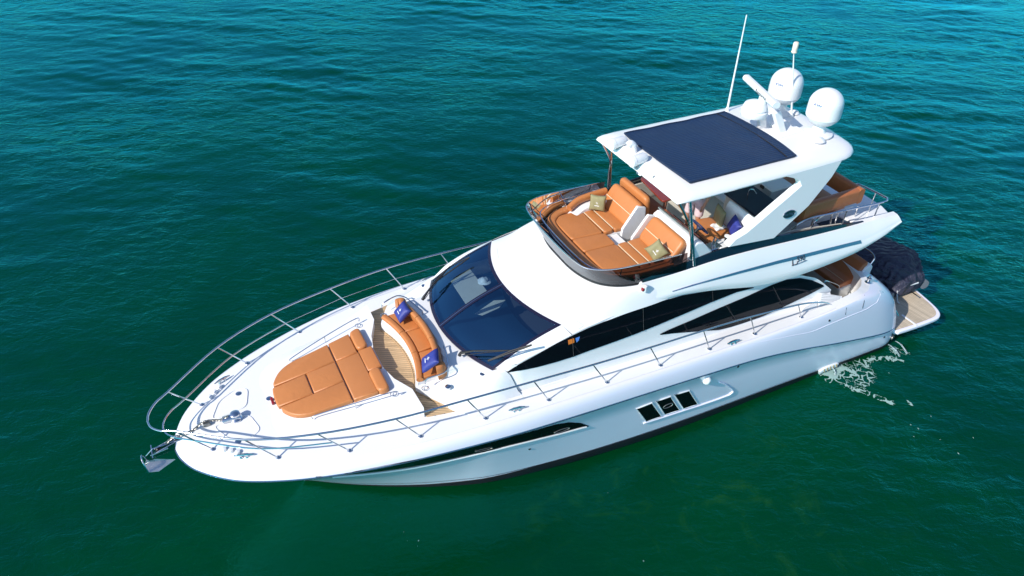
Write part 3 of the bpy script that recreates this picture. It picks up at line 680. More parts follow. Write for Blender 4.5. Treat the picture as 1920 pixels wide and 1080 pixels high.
# side shell
def ztop(x):
    return float(np.interp(x, [3.05, 3.3, 3.6, 4.1, 4.6, 5.2, 5.6, 9.0, 9.55, 9.85, 10.7, 11.25, 11.3], [2.28, 2.5, 2.75, 2.97, 3.1, 3.3, 3.55, 3.54, 3.47, 3.41, 3.20, 3.0, 2.96]))
def yside(x, z):
    y0 = float(np.interp(x, [3, 9, 10.5, 11.0, 11.3], [1.86, 1.86, 1.83, 1.77, 1.58])); return y0-.125*(z-2.4)
xs_ = list(np.arange(3.05, 11.25, .15))+[11.25, 11.3]
rows = []
for x in xs_:
    zt = ztop(x); zb = zdeck(x, 1.86)-.02
    r_ = [V((x, yside(x, 2.4)+.05, zb)), V((x, yside(x, 2.4)+.012, zb+.05))]
    r_ += [V((x, yside(x, z), z)) for z in np.linspace(min(2.45, zb+.1), zt, 8)]; rows.append(r_)
m = MB(); m.loft(rows); m.mirror()
m.build('cabin_side', WHITE, Y_, ang=40)
SBm = MB(); SBm.v = list(m.v); SBm.f = list(m.f)
# windscreen pillars: from the screen edge to the top of the side shell
rows = []
for t in np.linspace(0, 1, 14):
    a = wp(1.0, t, .004); x = lerp(11.3, 9.86, t); zt = ztop(x); b = V((x, yside(x, zt), zt+.002))
    rows.append([lerp(a, b, k/6)+V((0, .25, .97))*.035*(1-t**4)*math.sin(math.pi*k/6) for k in range(7)])
m = MB(); m.loft(rows); m.mirror(); m.build('windscreen_pillar', WHITE, Y_, ang=50)
SBm.add(m.v, m.f); sbvh = BVHTree.FromPolygons([tuple(p) for p in SBm.v], SBm.f)
upA = [(951, 697), (971, 684), (1002, 667), (1043, 644), (1073, 629), (1104, 614.5), (1144, 598.5), (1185, 584), (1230, 567.5), (1280, 553.5), (1330, 545), (1380, 540), (1412, 538.5)]
loA = [(953, 697.6), (981, 693), (1008, 687.5), (1043, 678), (1075, 668), (1104, 657), (1144, 643), (1185, 628), (1230, 610), (1280, 589), (1330, 567.5), (1380, 547.5), (1413, 539.5)]
sw1 = strip(sbvh, dens(upA, 3), dens(loA, 3), .014, .03, 3).mirror().build('side_window', GLASSB, Y_, ang=30)
upB = [(1237, 626.5), (1252, 619), (1297, 600), (1347, 578), (1397, 557), (1447, 534), (1475, 524), (1500, 521), (1522, 525), (1543, 534)]
loB = [(1238, 627.3), (1262, 624.5), (1300, 621.5), (1347, 618), (1380, 610), (1430, 592), (1462, 578), (1490, 564.5), (1515, 552.5), (1544, 537)]
sw2 = strip(sbvh, dens(upB, 3), dens(loB, 3), .014, .03, 3).mirror().build('side_window', GLASSB, Y_, ang=30)
for pr, par in ((((1072, 630), (1075, 668)), sw1), (((1205, 577), (1206, 620)), sw1), (((1335, 545), (1336, 565)), sw1), (((1360, 572), (1384, 606)), sw2), (((1448, 536), (1468, 574)), sw2)):
    m = MB(); m.tube([on(sbvh, *p, off=.017)[0] for p in dens(list(pr), 4)], .007, 6); m.mirror(); m.build('glazing_bar', BLACK, par)
m = MB(); m.prism([on(sbvh, *p, off=.02)[0] for p in ((1064, 637), (1075, 633), (1076, 641), (1065, 645))], (0, .003, 0)); m.build('orange_sticker', ORANGE, sw1)
m = MB(); m.prism([on(sbvh, *p, off=.02)[0] for p in ((1078, 633), (1086, 630), (1084, 637), (1080, 641))], (0, .003, 0)); m.build('blue_sticker', mat('sticker_blue', (.1, .25, .7), .5), sw1)
# ------------------------------------------------------------------ flybridge wings (side panels with the number)
T_ = [(1205, 532, 1.535), (1240, 522, 1.545), (1280, 510, 1.56), (1347, 488, 1.6), (1413, 470, 1.65), (1480, 454, 1.7), (1550, 437, 1.75), (1620, 418.5, 1.8), (1655, 409, 1.83), (1683, 402, 1.84)]
B_ = [(1184, 585, 1.735), (1232, 567, 1.74), (1280, 552.5, 1.75), (1345, 543.5, 1.79), (1413, 537, 1.86), (1470, 525, 1.92), (1527, 506, 1.96), (1600, 476, 1.985), (1650, 447, 1.98), (1688, 417, 1.92)]
Tp = cr([px(u, v, y=y) for u, v, y in T_], 5); Bp = cr([px(u, v, y=y) for u, v, y in B_], 5)
rows = []
for iw, (a, b) in enumerate(zip(Tp, Bp)):
    fw = min(1, iw/12); a = a+V((0, -.02*(1-fw), 0)); b = b+V((0, -.035*(1-fw), 0))
    L_ = [lerp(b, a, t) for t in (0, .12, .26, .42, .47, .62, .8, .93, 1)]
    for k, t in enumerate((0, .12, .26, .42, .47, .62, .8, .93, 1)): L_[k] = L_[k]+V((0, (.05*math.sin(math.pi*t)+(.03 if .4 > t > .1 else 0))*fw, 0))
    inn = [a+V((0, -.12, .01)), V((a.x, a.y-.14, a.z-.1)), V((b.x, b.y-.16, b.z+.06)), V((b.x, b.y-.1, b.z-.0))]
    rows.append(L_+inn)
m = MB(); m.loft(rows, True, True, True); m.mirror(); wing = m.build('flybridge_side', WHITE, Y_, ang=32)
WBm = MB(); WBm.v = list(m.v); WBm.f = list(m.f); wbvh = BVHTree.FromPolygons([tuple(p) for p in m.v], m.f)
st = dens([(1260, 546), (1300, 533), (1380, 510), (1460, 488), (1540, 468), (1613, 450)], 4)
s2 = [(u+ (1 if i < len(st)-1 else 2), v+lerp(1, 6, min(1, i/len(st)*1.5))) for i, (u, v) in enumerate(st)]
strip(wbvh, st, s2, .012, .03, 1).mirror().build('silver_stripe', SHIN, wing)
def on_wing(m, u, v, xdir, size_dir):
    p, n_ = on(wbvh, u, v, .012); tx = (xdir-n_*xdir.dot(n_)).normalized(); ty = n_.cross(tx)
    m.v = [p+tx*q.x+ty*q.y+n_*q.z for q in m.v]; return m
for txt, u, v, size, sx in (('590', 1493.5, 491.5, .17, .85),):
    on_wing(text_mb(txt, size, .003, 0, sx), u, v, V((-1, 0, .03)), 0).build('model_number', DARKP, wing, fixn=False)
m = MB()
for poly in ([(0, 0), (.02, 0), (.02, .01), (.03, .012), (.045, .20), (.065, .2), (.065, .21), (0, .21), (0, .2), (.02, .2), (.01, .012), (0, .01)],
             [(.02, 0), (.12, 0), (.13, .05), (.122, .05), (.105, .012), (.02, .012)]):
    m.prism([V((a*1.2, b*1.25-.02, 0)) for a, b in poly], (0, 0, .003))
on_wing(m, 1484, 497, V((-1, 0, .03)), 0).build('model_number', DARKP, wing, fixn=False)
m = MB(); m.prism([V((0, 0, 0)), V((.34, .015, 0)), V((.3, .035, 0)), V((.02, .012, 0))], (0, 0, .003)); on_wing(m, 1489.5, 497.5, V((-1, 0, .03)), 0).build('model_number', SHIN, wing, fixn=False)
# dark acrylic band along the coaming top
bt_, bb = [], []
for (u, v, y) in T_[:8]:
    bb.append(px(u, v-.5, y=y-.02)); 
hts = [.07, .12, .17, .21, .20, .17, .12, .03]
rows = []
bbc = cr(bb, 5); hh = [p.x for p in cr([V((h, 0, 0)) for h in hts], 5)]
for p, h in zip(bbc, hh): rows.append([p, p+V((0, -.02-.13*h, h)), p+V((0, -.05-.13*h, h)), p+V((0, -.05, -.02))])
m = MB(); m.loft(rows, True, True, True); m.mirror(); band = m.build('coaming_band', BANDG, Y_, ang=30)
# dome shaped navigation light on the roof shoulder
nv = px(1208, 545, z=3.83); m = MB(); m.lathe([(.055, 0), (.05, .12), (.02, .14), (.001, .142)], nv, n=14); nl = m.build('navigation_light', WHITE, Y_)
m = MB(); m.box(nv+V((.05, .015, .06)), (.05, .06, .07)); m.build('lens', RED, nl, bevel=.008)

# ------------------------------------------------------------------ flybridge interior
ZC = 4.03
m = MB()   # sole and lining
m.box((5.1, 0, 3.56), (6.6, 3.2, .1)); m.build('flybridge_sole', CREAM, Y_)
pl_ = [(1.25, 0), (1.3, 1.2), (1.45, 1.62), (1.9, 1.78), (4.5, 1.7), (4.5, 0)]
m = MB(); m.prism([V((a, b, 3.66)) for a, b in pl_+[(a, -b) for a, b in pl_[::-1] if b]], (0, 0, -.14)); m.build('aft_deck', WHITE, Y_, bevel=.02)
# front windscreen of the flybridge
top = [(9.46, 0, 4.44), (9.45, .5, 4.44), (9.41, .95, 4.44), (9.32, 1.2, 4.44), (9.08, 1.36, 4.43), (8.7, 1.45, 4.41), (8.0, 1.48, 4.37), (7.2, 1.49, 4.33)]
bot = [(9.20, 0), (9.19, .4), (9.12, .75), (8.98, 1.05), (8.74, 1.27), (8.42, 1.42), (8.0, 1.49), (7.2, 1.55)]
tc_ = both(cr([V(a) for a in top], 4)); bc_ = both(cr([V((a, b, 3.885)) for a, b in bot], 4))
tc_ = tc_[len(tc_)//2+1:]+tc_[:len(tc_)//2+1]; bc_ = bc_[len(bc_)//2+1:]+bc_[:len(bc_)//2+1]
fs = empty('flybridge_windscreen', (0, 0, 0), None, None); fs.parent = Y_
inn = lambda p: V((p.x-.006, p.y*.995, p.z))
m = MB(); m.loft([[lerp(b, t, k/4) for k in range(5)] for b, t in zip(bc_, tc_)]); m.build('smoked_screen', SMOKE, fs, ang=50)
m = MB(); m.sweep([p+V((0, 0, .0)) for p in bc_], rnd_sec(.03, .05, .01, 2)); m.build('screen_seal', BLACK, fs)
m = MB(); m.tube(tc_[1:-1], .012, 8); m.build('screen_rail', STEEL, fs)
inr = [V((p.x-.28*(1 if p.x > 8.6 else .2), p.y*.91, 4.26)) for p in tc_]; ii = inr[2:-2]
for e in (0, -1):
    d_ = ii[e].copy(); d_.z = 3.95
    if e == 0: ii = [d_+V((-.02, 0, 0)), V((ii[0].x-.04, ii[0].y, 4.2))]+ii
    else: ii = ii+[V((ii[-1].x-.04, ii[-1].y, 4.2)), d_+V((-.02, 0, 0))]
m = MB(); m.tube(ii, .014, 8); m.build('inner_rail', STEEL, fs)
for k in (6, 14, 22, 32, 40, 48, 55):
    if k < len(tc_): m = MB(); m.tube([tc_[k], V((tc_[k].x-(.42 if tc_[k].x > 8.9 else .15), tc_[k].y*.84, 3.95))], .010, 6); m.build('screen_bracket', STEEL, fs)
m = MB(); P = [V((p.x-.01, p.y*.995, 3.895)) for p in bc_[2:-2]]; Q = [V((p.x-.62 if p.x > 8.6 else p.x-.1, p.y*.74, 3.90)) for p in bc_[2:-2]]
m.loft([P, Q]); m.build('fly_dash', DASH, Y_)
# sun lounge
lounge = empty('fly_lounge', (0, 0, 0), None, None); lounge.parent = Y_
zl = lambda x, y: ZC
m = MB(); base = [(8.9, -1.08), (8.98, -.6), (8.98, .6), (8.86, 1.1), (8.5, 1.26), (7.4, 1.40), (7.1, 1.40), (7.1, .3), (7.95, .3), (7.95, -.16), (7.1, -.16), (7.1, -1.36), (8.4, -1.3)]
m.prism([V((a, b, 3.935)) for a, b in base], (0, 0, -.35)); m.build('lounge_base', WHITE, lounge, bevel=.02)
P2 = lambda *q: [px(u, v, z=ZC).xy for u, v in q]
def cush(out, name='cushion', mt=LEATH, z=ZC, t=.11, r=.032, rd=.075): return MB().pad(rpoly(out, rd), t, r, zf=lambda x, y: z).build(name, mt, lounge, ang=60)
cush([(8.55, -1.13), (8.76, -.95), (8.76, -.25), (8.04, -.17), (8.02, -1.13)])
cush([(8.76, -.24), (8.76, .24), (8.02, .28), (8.02, -.16)])
cush([(8.76, .25), (8.74, .95), (8.62, 1.1), (8.02, 1.16), (8.02, .29)])
for ya, yb in ((-1.15, -.17), (.29, 1.17)):
    cush([(8.01, ya), (8.01, yb), (7.78, yb), (7.78, ya)], 'ribbed_cushion')
    cush([(7.77, ya), (7.77, yb), (7.42, yb), (7.42, ya)], 'seat_cushion')
    for xx in (7.775, 8.01): m = MB(); m.tube([V((xx, ya+.04, ZC-.004)), V((xx, yb-.04, ZC-.004))], .008, 6); m.build('piping', PIPE, lounge)
bp_ = [(8.15, -1.31), (8.5, -1.24), (8.78, -1.05), (8.88, -.75), (8.90, -.25), (8.90, .25), (8.88, .78), (8.74, 1.08), (8.4, 1.24), (7.9, 1.29), (7.4, 1.31)]
bpc = cr([V((a, b, ZC-.035)) for a, b in bp_], 5)
for a, b in ((0, 17), (17, 25), (25, 33), (33, len(bpc)-1)): m = MB(); m.sweep(bpc[a:b+1], rnd_sec(.20, .12, .05, 4)); m.build('front_bolster', LEATH, lounge, ang=60)
def backrest(y0, y1, xb, zb, xt, zt_, th, name='backrest', mt=LEATH, line=True):
    o_ = V((xb, y0, zb)); ex = V((0, 1, 0)); ey = (V((xt, 0, zt_))-V((xb, 0, zb))); H = ey.length; ey.normalize(); en = ex.cross(ey)
    if en.x < 0: en = -en
    fr_ = lambda x, y, z: o_+ex*x+ey*y+en*z
    b = MB().pad(rpoly([(0, 0), (y1-y0, 0), (y1-y0, H), (0, H)], .13), th, th*.42, frame=fr_).build(name, mt, lounge, ang=60)
    if line:
        m = MB(); m.tube([fr_(.05, H*.46, .012), fr_(y1-y0-.05, H*.46, .012)], .008, 6); m.build('piping', PIPE, b)
    return b
backrest(-1.19, -.14, 7.52, 4.02, 7.18, 4.50, .16); backrest(.27, 1.33, 7.52, 4.02, 7.18, 4.50, .16)
backrest(-1.24, -.22, 6.98, 4.05, 7.02, 4.54, .13, line=False)
m = MB(); arm = cr([px(1067, 391, z=4.12), px(1083, 377, z=4.2), px(1104, 368, z=4.24), px(1136, 358, z=4.26)], 5); m.sweep(arm, rnd_sec(.13, .16, .06, 4)); m.build('armrest', LEATH, lounge, ang=60)
m = MB(); m.sweep([p+V((-.03, .10, -.18)) for p in arm], rnd_sec(.24, .16, .03, 2)); m.build('arm_base', WHITE, lounge)
m = MB(); m.prism([V((7.62, -.10, 3.7)), V((7.62, -.10, 4.02)), V((7.30, -.10, 4.5)), V((7.08, -.10, 4.42)), V((7.0, -.10, 3.7))], (0, -.06, 0)); m.build('seat_end_panel', WHITE, lounge, bevel=.02)
m = MB(); m.prism([V((7.62, .2, 3.7)), V((7.62, .2, 4.02)), V((7.28, .2, 4.5)), V((7.08, .2, 4.42)), V((7.0, .2, 3.7))], (0, .06, 0)); m.build('seat_end_panel', WHITE, lounge, bevel=.02)
GO = 'olive throw pillows on the flybridge sun lounge'
pillow_px('throw_pillow', ((1107, 365, 4.38), (1138, 370, 4.38), (1133, 395, 4.08), (1104.5, 391.5, 4.08)), .14, OLIVE, 'olive pillow with pale logo by the far backrest of the flybridge lounge', 'pillow', GO)
pillow_px('throw_pillow', ((1234.5, 452, 4.42), (1249, 473, 4.26), (1227, 486, 4.08), (1216, 471, 4.22)), .14, OLIVE, 'olive pillow tilted on its corner against the near flybridge backrest', 'pillow', GO)

# helm
helm = empty('helm_station', (0, 0, 0), None, None); helm.parent = Y_
m = MB(); prof = [(7.10, 3.6), (7.10, 4.44), (7.0, 4.5), (6.86, 4.47), (6.62, 4.22), (6.55, 4.15), (6.62, 3.6)]
m.prism([V((a, .16, b)) for a, b in prof], (0, 1.34, 0)); m.build('helm_console', WHITE, helm, bevel=.03, seg=3)
m = MB(); e0 = V((6.84, .25, 4.465)); ax = V((-.24, 0, -.25)).normalized(); nn = V((-.25, 0, .24)).normalized()
m.prism([e0+nn*.008, e0+V((0, 1.1, 0))+nn*.008, e0+V((0, 1.1, 0))+ax*.28+nn*.008, e0+ax*.28+nn*.008], nn*.02); m.build('instrument_panel', mat('panel_brown', (.09, .03, .02), .35, var=(6, .2)), helm)
for k in range(3):
    m = MB(); c = e0+V((0, .18+.38*k, 0))+ax*.1+nn*.035; m.prism([c-ax*.07, c-ax*.07+V((0, .26, 0)), c+ax*.09+V((0, .26, 0)), c+ax*.09], nn*.015); m.build('display_screen', GLASSB, helm, bevel=.004)
m = MB(); m.tube([V((6.98, .18, 4.55)), V((6.98, 1.2, 4.55))], .025, 8); m.tube([V((6.92, .2, 4.52)), V((6.92, 1.25, 4.52))], .012, 6); m.build('visor_bar', STEEL, helm)
wc = px(1313, 425, z=4.5); wa = V((-.75, 0, .66)).normalized(); e1 = V((0, 1, 0)); e2 = wa.cross(e1)
m = MB(); m.tube([wc+.2*(math.cos(t)*e1+math.sin(t)*e2) for t in np.linspace(0, 2*math.pi, 29)[:-1]], .016, 8, True)
for a in (90, 210, 330): m.tube([wc-wa*.03, wc+.2*(math.cos(R(a))*e1+math.sin(R(a))*e2)], .013, 6)
m.lathe([(.05, -.03), (.06, 0), (.03, .015)], wc-wa*.03, wa, 14); m.build('steering_wheel', mat('wheel_navy', (.02, .03, .09), .35), helm)
m = MB(); m.tube([wc-wa*.05, wc-wa*.28], .035, 10); m.build('steering_column', BLACK, helm)
m = MB(); m.box((6.42, 1.33, 4.12), (.34, .26, .1)); m.build('throttle_box', STEEL, helm, bevel=.03)
for dy in (-.04, .04): m = MB(); m.tube([V((6.42, 1.33+dy, 4.15)), V((6.37, 1.33+dy, 4.33))], [.014, .02], 8); m.build('throttle_lever', STEEL, helm)
m = MB(); m.box((5.95, .95, 3.78), (.75, 1.0, .4)); m.build('helm_seat_base', CREAM, helm, bevel=.03)
MB().pad(rpoly([(6.36, .5), (6.36, 1.48), (5.62, 1.48), (5.62, .42), (6.05, .34)], .1), .12, .04, zf=lambda x, y: 4.12).build('seat_cushion', LEATH, helm, ang=60)
m = MB(); m.loft([[V((x0, y, z)) for x0, z in ((5.66, 4.05), (5.58, 4.52), (5.52, 4.6), (5.44, 4.55), (5.46, 4.02))] for y in np.linspace(.62, 1.42, 9)], True, True, True); m.build('helm_seat_back', WHITE, helm, bevel=.03, seg=3)
o = pillow('seat_pillow', (5.80, .72, 4.34), (R(90), R(6), R(78)), (.36, .42, .13), OLIVE, 'plain olive cushion standing on the helm seat', 'pillow', None, False)
o = pillow('seat_pillow', (5.76, 1.14, 4.32), (R(75), R(12), R(72)), (.38, .36, .13), NAVYF, 'navy cushion leaning on the white helm seat back', 'pillow', None, False)
m = MB(); g = []
for i in range(9):
    g.append([V((-.13+i*.033, -.1+j*.028, .012*math.sin(i*1.3)*math.cos(j*.9)+.03)) for j in range(9)])
m.loft(g); m.loft([[p-V((0, 0, .02)) for p in r_] for r_ in g]); o = m.build('folded_paper', PRINT, None); c = px(1347, 423, z=4.16); o.location = (c.x, c.y, 4.13); tag(o, 'crumpled white paper lying on the tan helm seat', 'paper')
cup = px(1359, 441, z=4.2); m = MB(); m.lathe([(.035, 0), (.05, .14), (.053, .14), (.053, .155), (.03, .16)], (0, 0, 0), n=16); o = m.build('drinks_cup', BLACK, None)
ck = (6.12, 1.36, 4.17); o.location = ck; tag(o, 'dark cup with white lid standing at the near side of the helm', 'cup')
m = MB(); m.lathe([(.055, .145), (.055, .165), (.001, .168)], (0, 0, 0), n=16); l_ = m.build('lid', PRINT, o)
m = MB(); m.box((6.1, 1.36, 4.09), (.5, .3, .15)); m.build('side_shelf', WHITE, helm, bevel=.02)
# companion settee, table, starboard coaming lining
m = MB(); m.box((6.62, -.72, 3.78), (.55, 1.15, .35)); m.build('settee_base', CREAM, helm, bevel=.02)
MB().pad(rpoly([(6.9, -1.28), (6.9, -.12), (6.32, -.12), (6.32, -1.28)], .06), .11, .04, zf=lambda x, y: 4.05).build('settee_cushion', LEATHD, helm, ang=60)
tb = MB(); tp = rpoly([px(1199, 333, z=4.38).xy, px(1220, 329, z=4.38).xy, px(1268, 370, z=4.38).xy, px(1243, 378, z=4.38).xy], .1)
tb.prism([V((p.x, p.y, 4.38)) for p in tp], (0, 0, -.045)); tab = tb.build('fly_table', WOODR, Y_, bevel=.012, seg=3)
c = sum((V((p.x, p.y, 0)) for p in tp), V((0, 0, 0)))/len(tp)
m = MB(); m.lathe([(.16, 0), (.15, .02), (.05, .03), (.05, .7), (.12, .73)], (c.x-.05, c.y+.3, 3.61), n=16); m.build('table_pedestal', STEEL, tab)
for s in (-1, 1):
    m = MB(); m.prism([V((2.9, s*1.47, 3.6)), V((6.9, s*1.45, 3.6)), V((6.9, s*1.45, 4.06)), V((4.4, s*1.47, 4.05)), V((2.9, s*1.47, 3.8))], (0, s*.03, 0)); m.build('coaming_lining', CREAM, Y_)
# wet bar with sink and grill locker
bar = empty('wet_bar', (0, 0, 0), None, None); bar.parent = Y_
m = MB(); m.box((4.85, .72, 4.0), (.7, 1.1, .8)); m.build('bar_cabinet', CREAM, bar, bevel=.02)
m = MB(); m.box((4.85, .72, 4.425), (.76, 1.16, .05)); m.build('bar_counter', mat('dark_counter', (.02, .03, .06), .12), bar, bevel=.008)
m = MB(); m.tube(cr([V((5.0, .6, 4.45)), V((5.0, .6, 4.68)), V((4.95, .66, 4.72)), V((4.9, .72, 4.64))], 5), .012, 8); m.build('tap', STEEL, bar)
m = MB(); m.box((3.95, -.05, 4.0), (.55, 1.15, .8)); m.build('grill_locker', GREYV, bar, bevel=.02)
m = MB(); m.box((3.95, -.05, 4.43), (.6, 1.2, .05)); lid = m.build('locker_lid', WHITE, bar, bevel=.015)
for y in (-.35, .25): m = MB(); m.box((4.26, y, 4.4), (.03, .1, .07)); m.build('latch', BLACK, lid)
m = MB(); m.box((4.7, -1.3, 4.0), (1.3, .4, .8)); m.build('starboard_cabinet', CREAM, bar, bevel=.02)
m = MB(); m.lathe([(.16, 0), (.17, .01), (.12, .012)], (5.0, -1.095, 4.15), (0, 1, 0), 20); m.build('speaker_grille', GREYV, bar)
# aft settee on the flybridge
st_ = empty('aft_settee', (0, 0, 0), None, None); st_.parent = Y_
m = MB(); m.box((3.0, .35, 3.72), (1.7, 1.5, .2)); m.build('settee_plinth', WHITE, st_, bevel=.02)
MB().pad(rpoly([(3.95, -.5), (3.95, 1.15), (2.5, 1.15), (2.5, -.5)], .06), .14, .05, zf=lambda x, y: 4.02).build('seat_cushion', LEATHD, st_, ang=60)
for pa, nm in (([(4.05, 1.28), (2.5, 1.28)], 'backrest'), ([(2.42, 1.36), (2.42, -1.2)], 'backrest')):
    m = MB(); m.sweep([V((lerp(pa[0][0], pa[1][0], t), lerp(pa[0][1], pa[1][1], t), 4.29)) for t in np.linspace(0, 1, 6)], rnd_sec(.17, .36, .06, 4)); m.build(nm, LEATHD, st_, ang=60)
for x in (3.6, 2.9, 2.3): m = MB(); m.tube([V((x, 1.3, 3.62)), V((x, 1.3, 3.98))], .016, 8); m.build('leg', STEEL, st_)
# aft fly rails, hatch, dark sheet as the stairwell's shade
ar = MB(); zt0 = 4.18
rp = [px(1470, 442, z=3.80), px(1508, 413, z=4.16), px(1560, 400, z=zt0), px(1610, 389, z=zt0), px(1655, 379, z=zt0), px(1664, 374, z=zt0), px(1655, 367, z=zt0), px(1612, 346, z=zt0), px(1605, 347, z=4.1)]
ar.tube(cr(rp[:3]+rp[3:6]+rp[6:], 4), .02, 8); arl = ar.build('aft_rail', STEEL, Y_)
for u, v in ((1525, 411), (1588, 396), (1650, 380), (1643, 360)):
    a = px(u, v, z=zt0); m = MB(); m.tube([a, V((a.x+.03, a.y, 3.62))], .015, 8); m.build('stanchion', STEEL, arl)
g = px(1535, 381, z=4.2); m = MB(); m.tube(cr([V((3.75, 1.42, 4.0)), V((3.6, 1.42, 4.12)), V((3.3, 1.42, 4.12)), V((3.25, 1.42, 4.05)), V((3.22, 1.44, 3.64))], 4), .018, 8); m.build('grab_rail', STEEL, arl)
hq = [px(u, v, z=3.68) for u, v in ((1562, 402), (1617, 374), (1640, 388), (1598, 417))]
m = MB(); m.prism([V((p.x, p.y, 3.70)) for p in hq], (0, 0, -.05)); m.build('stair_hatch', PRINT, Y_, bevel=.015)
sq = [px(u, v, z=3.67) for u, v in ((1530, 418), (1585, 404), (1600, 415), (1545, 428))]
m = MB(); m.prism([V((p.x, p.y, 3.665)) for p in sq], (0, 0, -.02)); m.build('stairwell_shade', DASH, Y_)  # thin dark sheet on the deck, painting the shade down the stairs

# ------------------------------------------------------------------ hardtop
HT = empty('hardtop', (0, 0, 0), None, None); HT.parent = Y_
def hsec(x, wd, lift, edge=1.0):
    e = [(0, 5.66), (.55, 5.645), (1.07*wd, 5.60), (1.26*wd, 5.58), (1.375*wd, 5.55), (1.435*wd, 5.51), (1.45*wd, 5.47), (1.43*wd, 5.435), (1.36*wd, 5.43), (1.2*wd, 5.47), (0, 5.52)]
    mid = 5.52
    return [V((x, y, mid+(z-mid)*edge+lift)) for y, z in e]
xsH = [(2.90, .70, .0, .3), (2.95, .80, .0, .65), (3.06, .895, 0, .93), (3.24, .96, 0, 1), (3.42, .99, 0, 1), (3.7, 1, 0, 1), (4.5, 1, .0, 1), (6, 1, .02, 1), (7.2, 1, .03, 1), (7.46, .995, .025, .9), (7.56, .985, .005, .55), (7.60, .97, -.03, .18)]
rows = [hsec(*a) for a in xsH]; rows = [[p for p in r_]+[mir(p) for p in reversed(r_[1:-1])] for r_ in rows]
m = MB(); m.loft(rows, True, True, True); ht = m.build('hardtop_shell', WHITE, HT, ang=38)
cq = [(7.1, 1.09), (6.98, 1.09), (6.0, 1.09), (4.56, 1.08)]
nyc = 13; rows = []
for t in np.linspace(0, 1, 24):
    x = lerp(7.12, 4.5, t); row = []
    for s in np.linspace(-1, 1, nyc):
        yy = s*1.10; z = 5.665-.05*(abs(s)**2.2)+.03*(x > 5.5)*min(1, (x-5.5)/1.5)+.018; xx = x+(.10*(1-s*s))*(1-t)-.03*(1-s*s)*t
        row.append(V((xx, yy, z+.006*math.sin(xx*7+s*3))))
    rows.append(row)
m = MB(); m.loft(rows); m.loft([[p-V((0, 0, .03)) for p in r_] for r_ in rows]); cv = m.build('canvas_roof', CANVAS, HT, ang=60)
m = MB(); edge = [rows[0][j] for j in range(nyc)]
for e in ([r_[0] for r_ in rows], [r_[-1] for r_ in rows], rows[-1], rows[0]): m.tube(e, .02, 6)
m.build('canvas_hem', mat('canvas_hem', (.007, .022, .06), .7), cv)
m = MB(); m.tube([rows[-1][j]+V((.22, 0, .004)) for j in range(nyc)], .012, 6); m.build('zip_line', BLACK, cv)
# legs
PLn = (V((0, 1.452, 5.48)), V((0, 1, .14)))
lq = [(1583, 279), (1578, 303), (1560, 332), (1516, 386.5), (1451, 447), (1400, 457), (1366, 463.5), (1380, 449), (1400, 437), (1420, 420), (1450, 394), (1480, 368.5), (1503, 348.5), (1500, 339), (1488, 334), (1470, 330), (1500, 309), (1540, 290)]
lp = [px(u, v, pl=PLn) for u, v in lq]
for p in lp:
    if p.z > 5.47: p.z = 5.485; p.y = 1.449
m = MB(); m.prism(lp, (0, -.17, .0)); m.mirror(); leg = m.build('hardtop_leg', WHITE, HT, ang=30, bevel=.008, seg=2)
ec = px(1479, 401, pl=PLn); nn = V((0, 1, .13)).normalized(); tx = V((-1, 0, 0)); ty = nn.cross(tx)
m = MB(); m.prism([ec+nn*.004+tx*.155*math.cos(t)+ty*.075*math.sin(t) for t in np.linspace(0, 2*math.pi, 29)[:-1]], nn*.012); m.mirror(); emb = m.build('oval_emblem', mat('emblem_dark', (.01, .03, .03), .15, coat=.6), leg)
m = MB(); m.tube([ec+nn*.014+tx*.16*math.cos(t)+ty*.08*math.sin(t) for t in np.linspace(0, 2*math.pi, 29)[:-1]], .008, 6, True); m.mirror(); m.build('emblem_rim', STEEL, emb)
tm = text_mb('Sea Ray', .075, .002, .2); tm.v = [ec+nn*.018+tx*(q.x-.13)+ty*(q.y-.02)+nn*q.z for q in tm.v]; tm.build('emblem_lettering', SHIN, emb, fixn=False)
# stainless front struts
for s in (1, -1):
    a = V((7.40, s*1.33, 5.46)); b = V((7.02, s*1.54, 4.0)); a2 = V((7.26, s*1.33, 5.46)); 
    m = MB(); m.tube([a2, b], .032, 10); mid = cr([a+V((.12, 0, 0)), V((7.22, s*1.37, 4.95)), V((7.14, s*1.46, 4.55)), V((7.10, s*1.5, 4.15))], 6); m.tube(mid, .024, 8)
    for t in (.38, .6, .8): p = lerp(a2, b, t); q = min(mid, key=lambda k: abs(k.z-p.z)); m.tube([p, q], .014, 6)
    m.build('hardtop_strut', STEEL, HT)
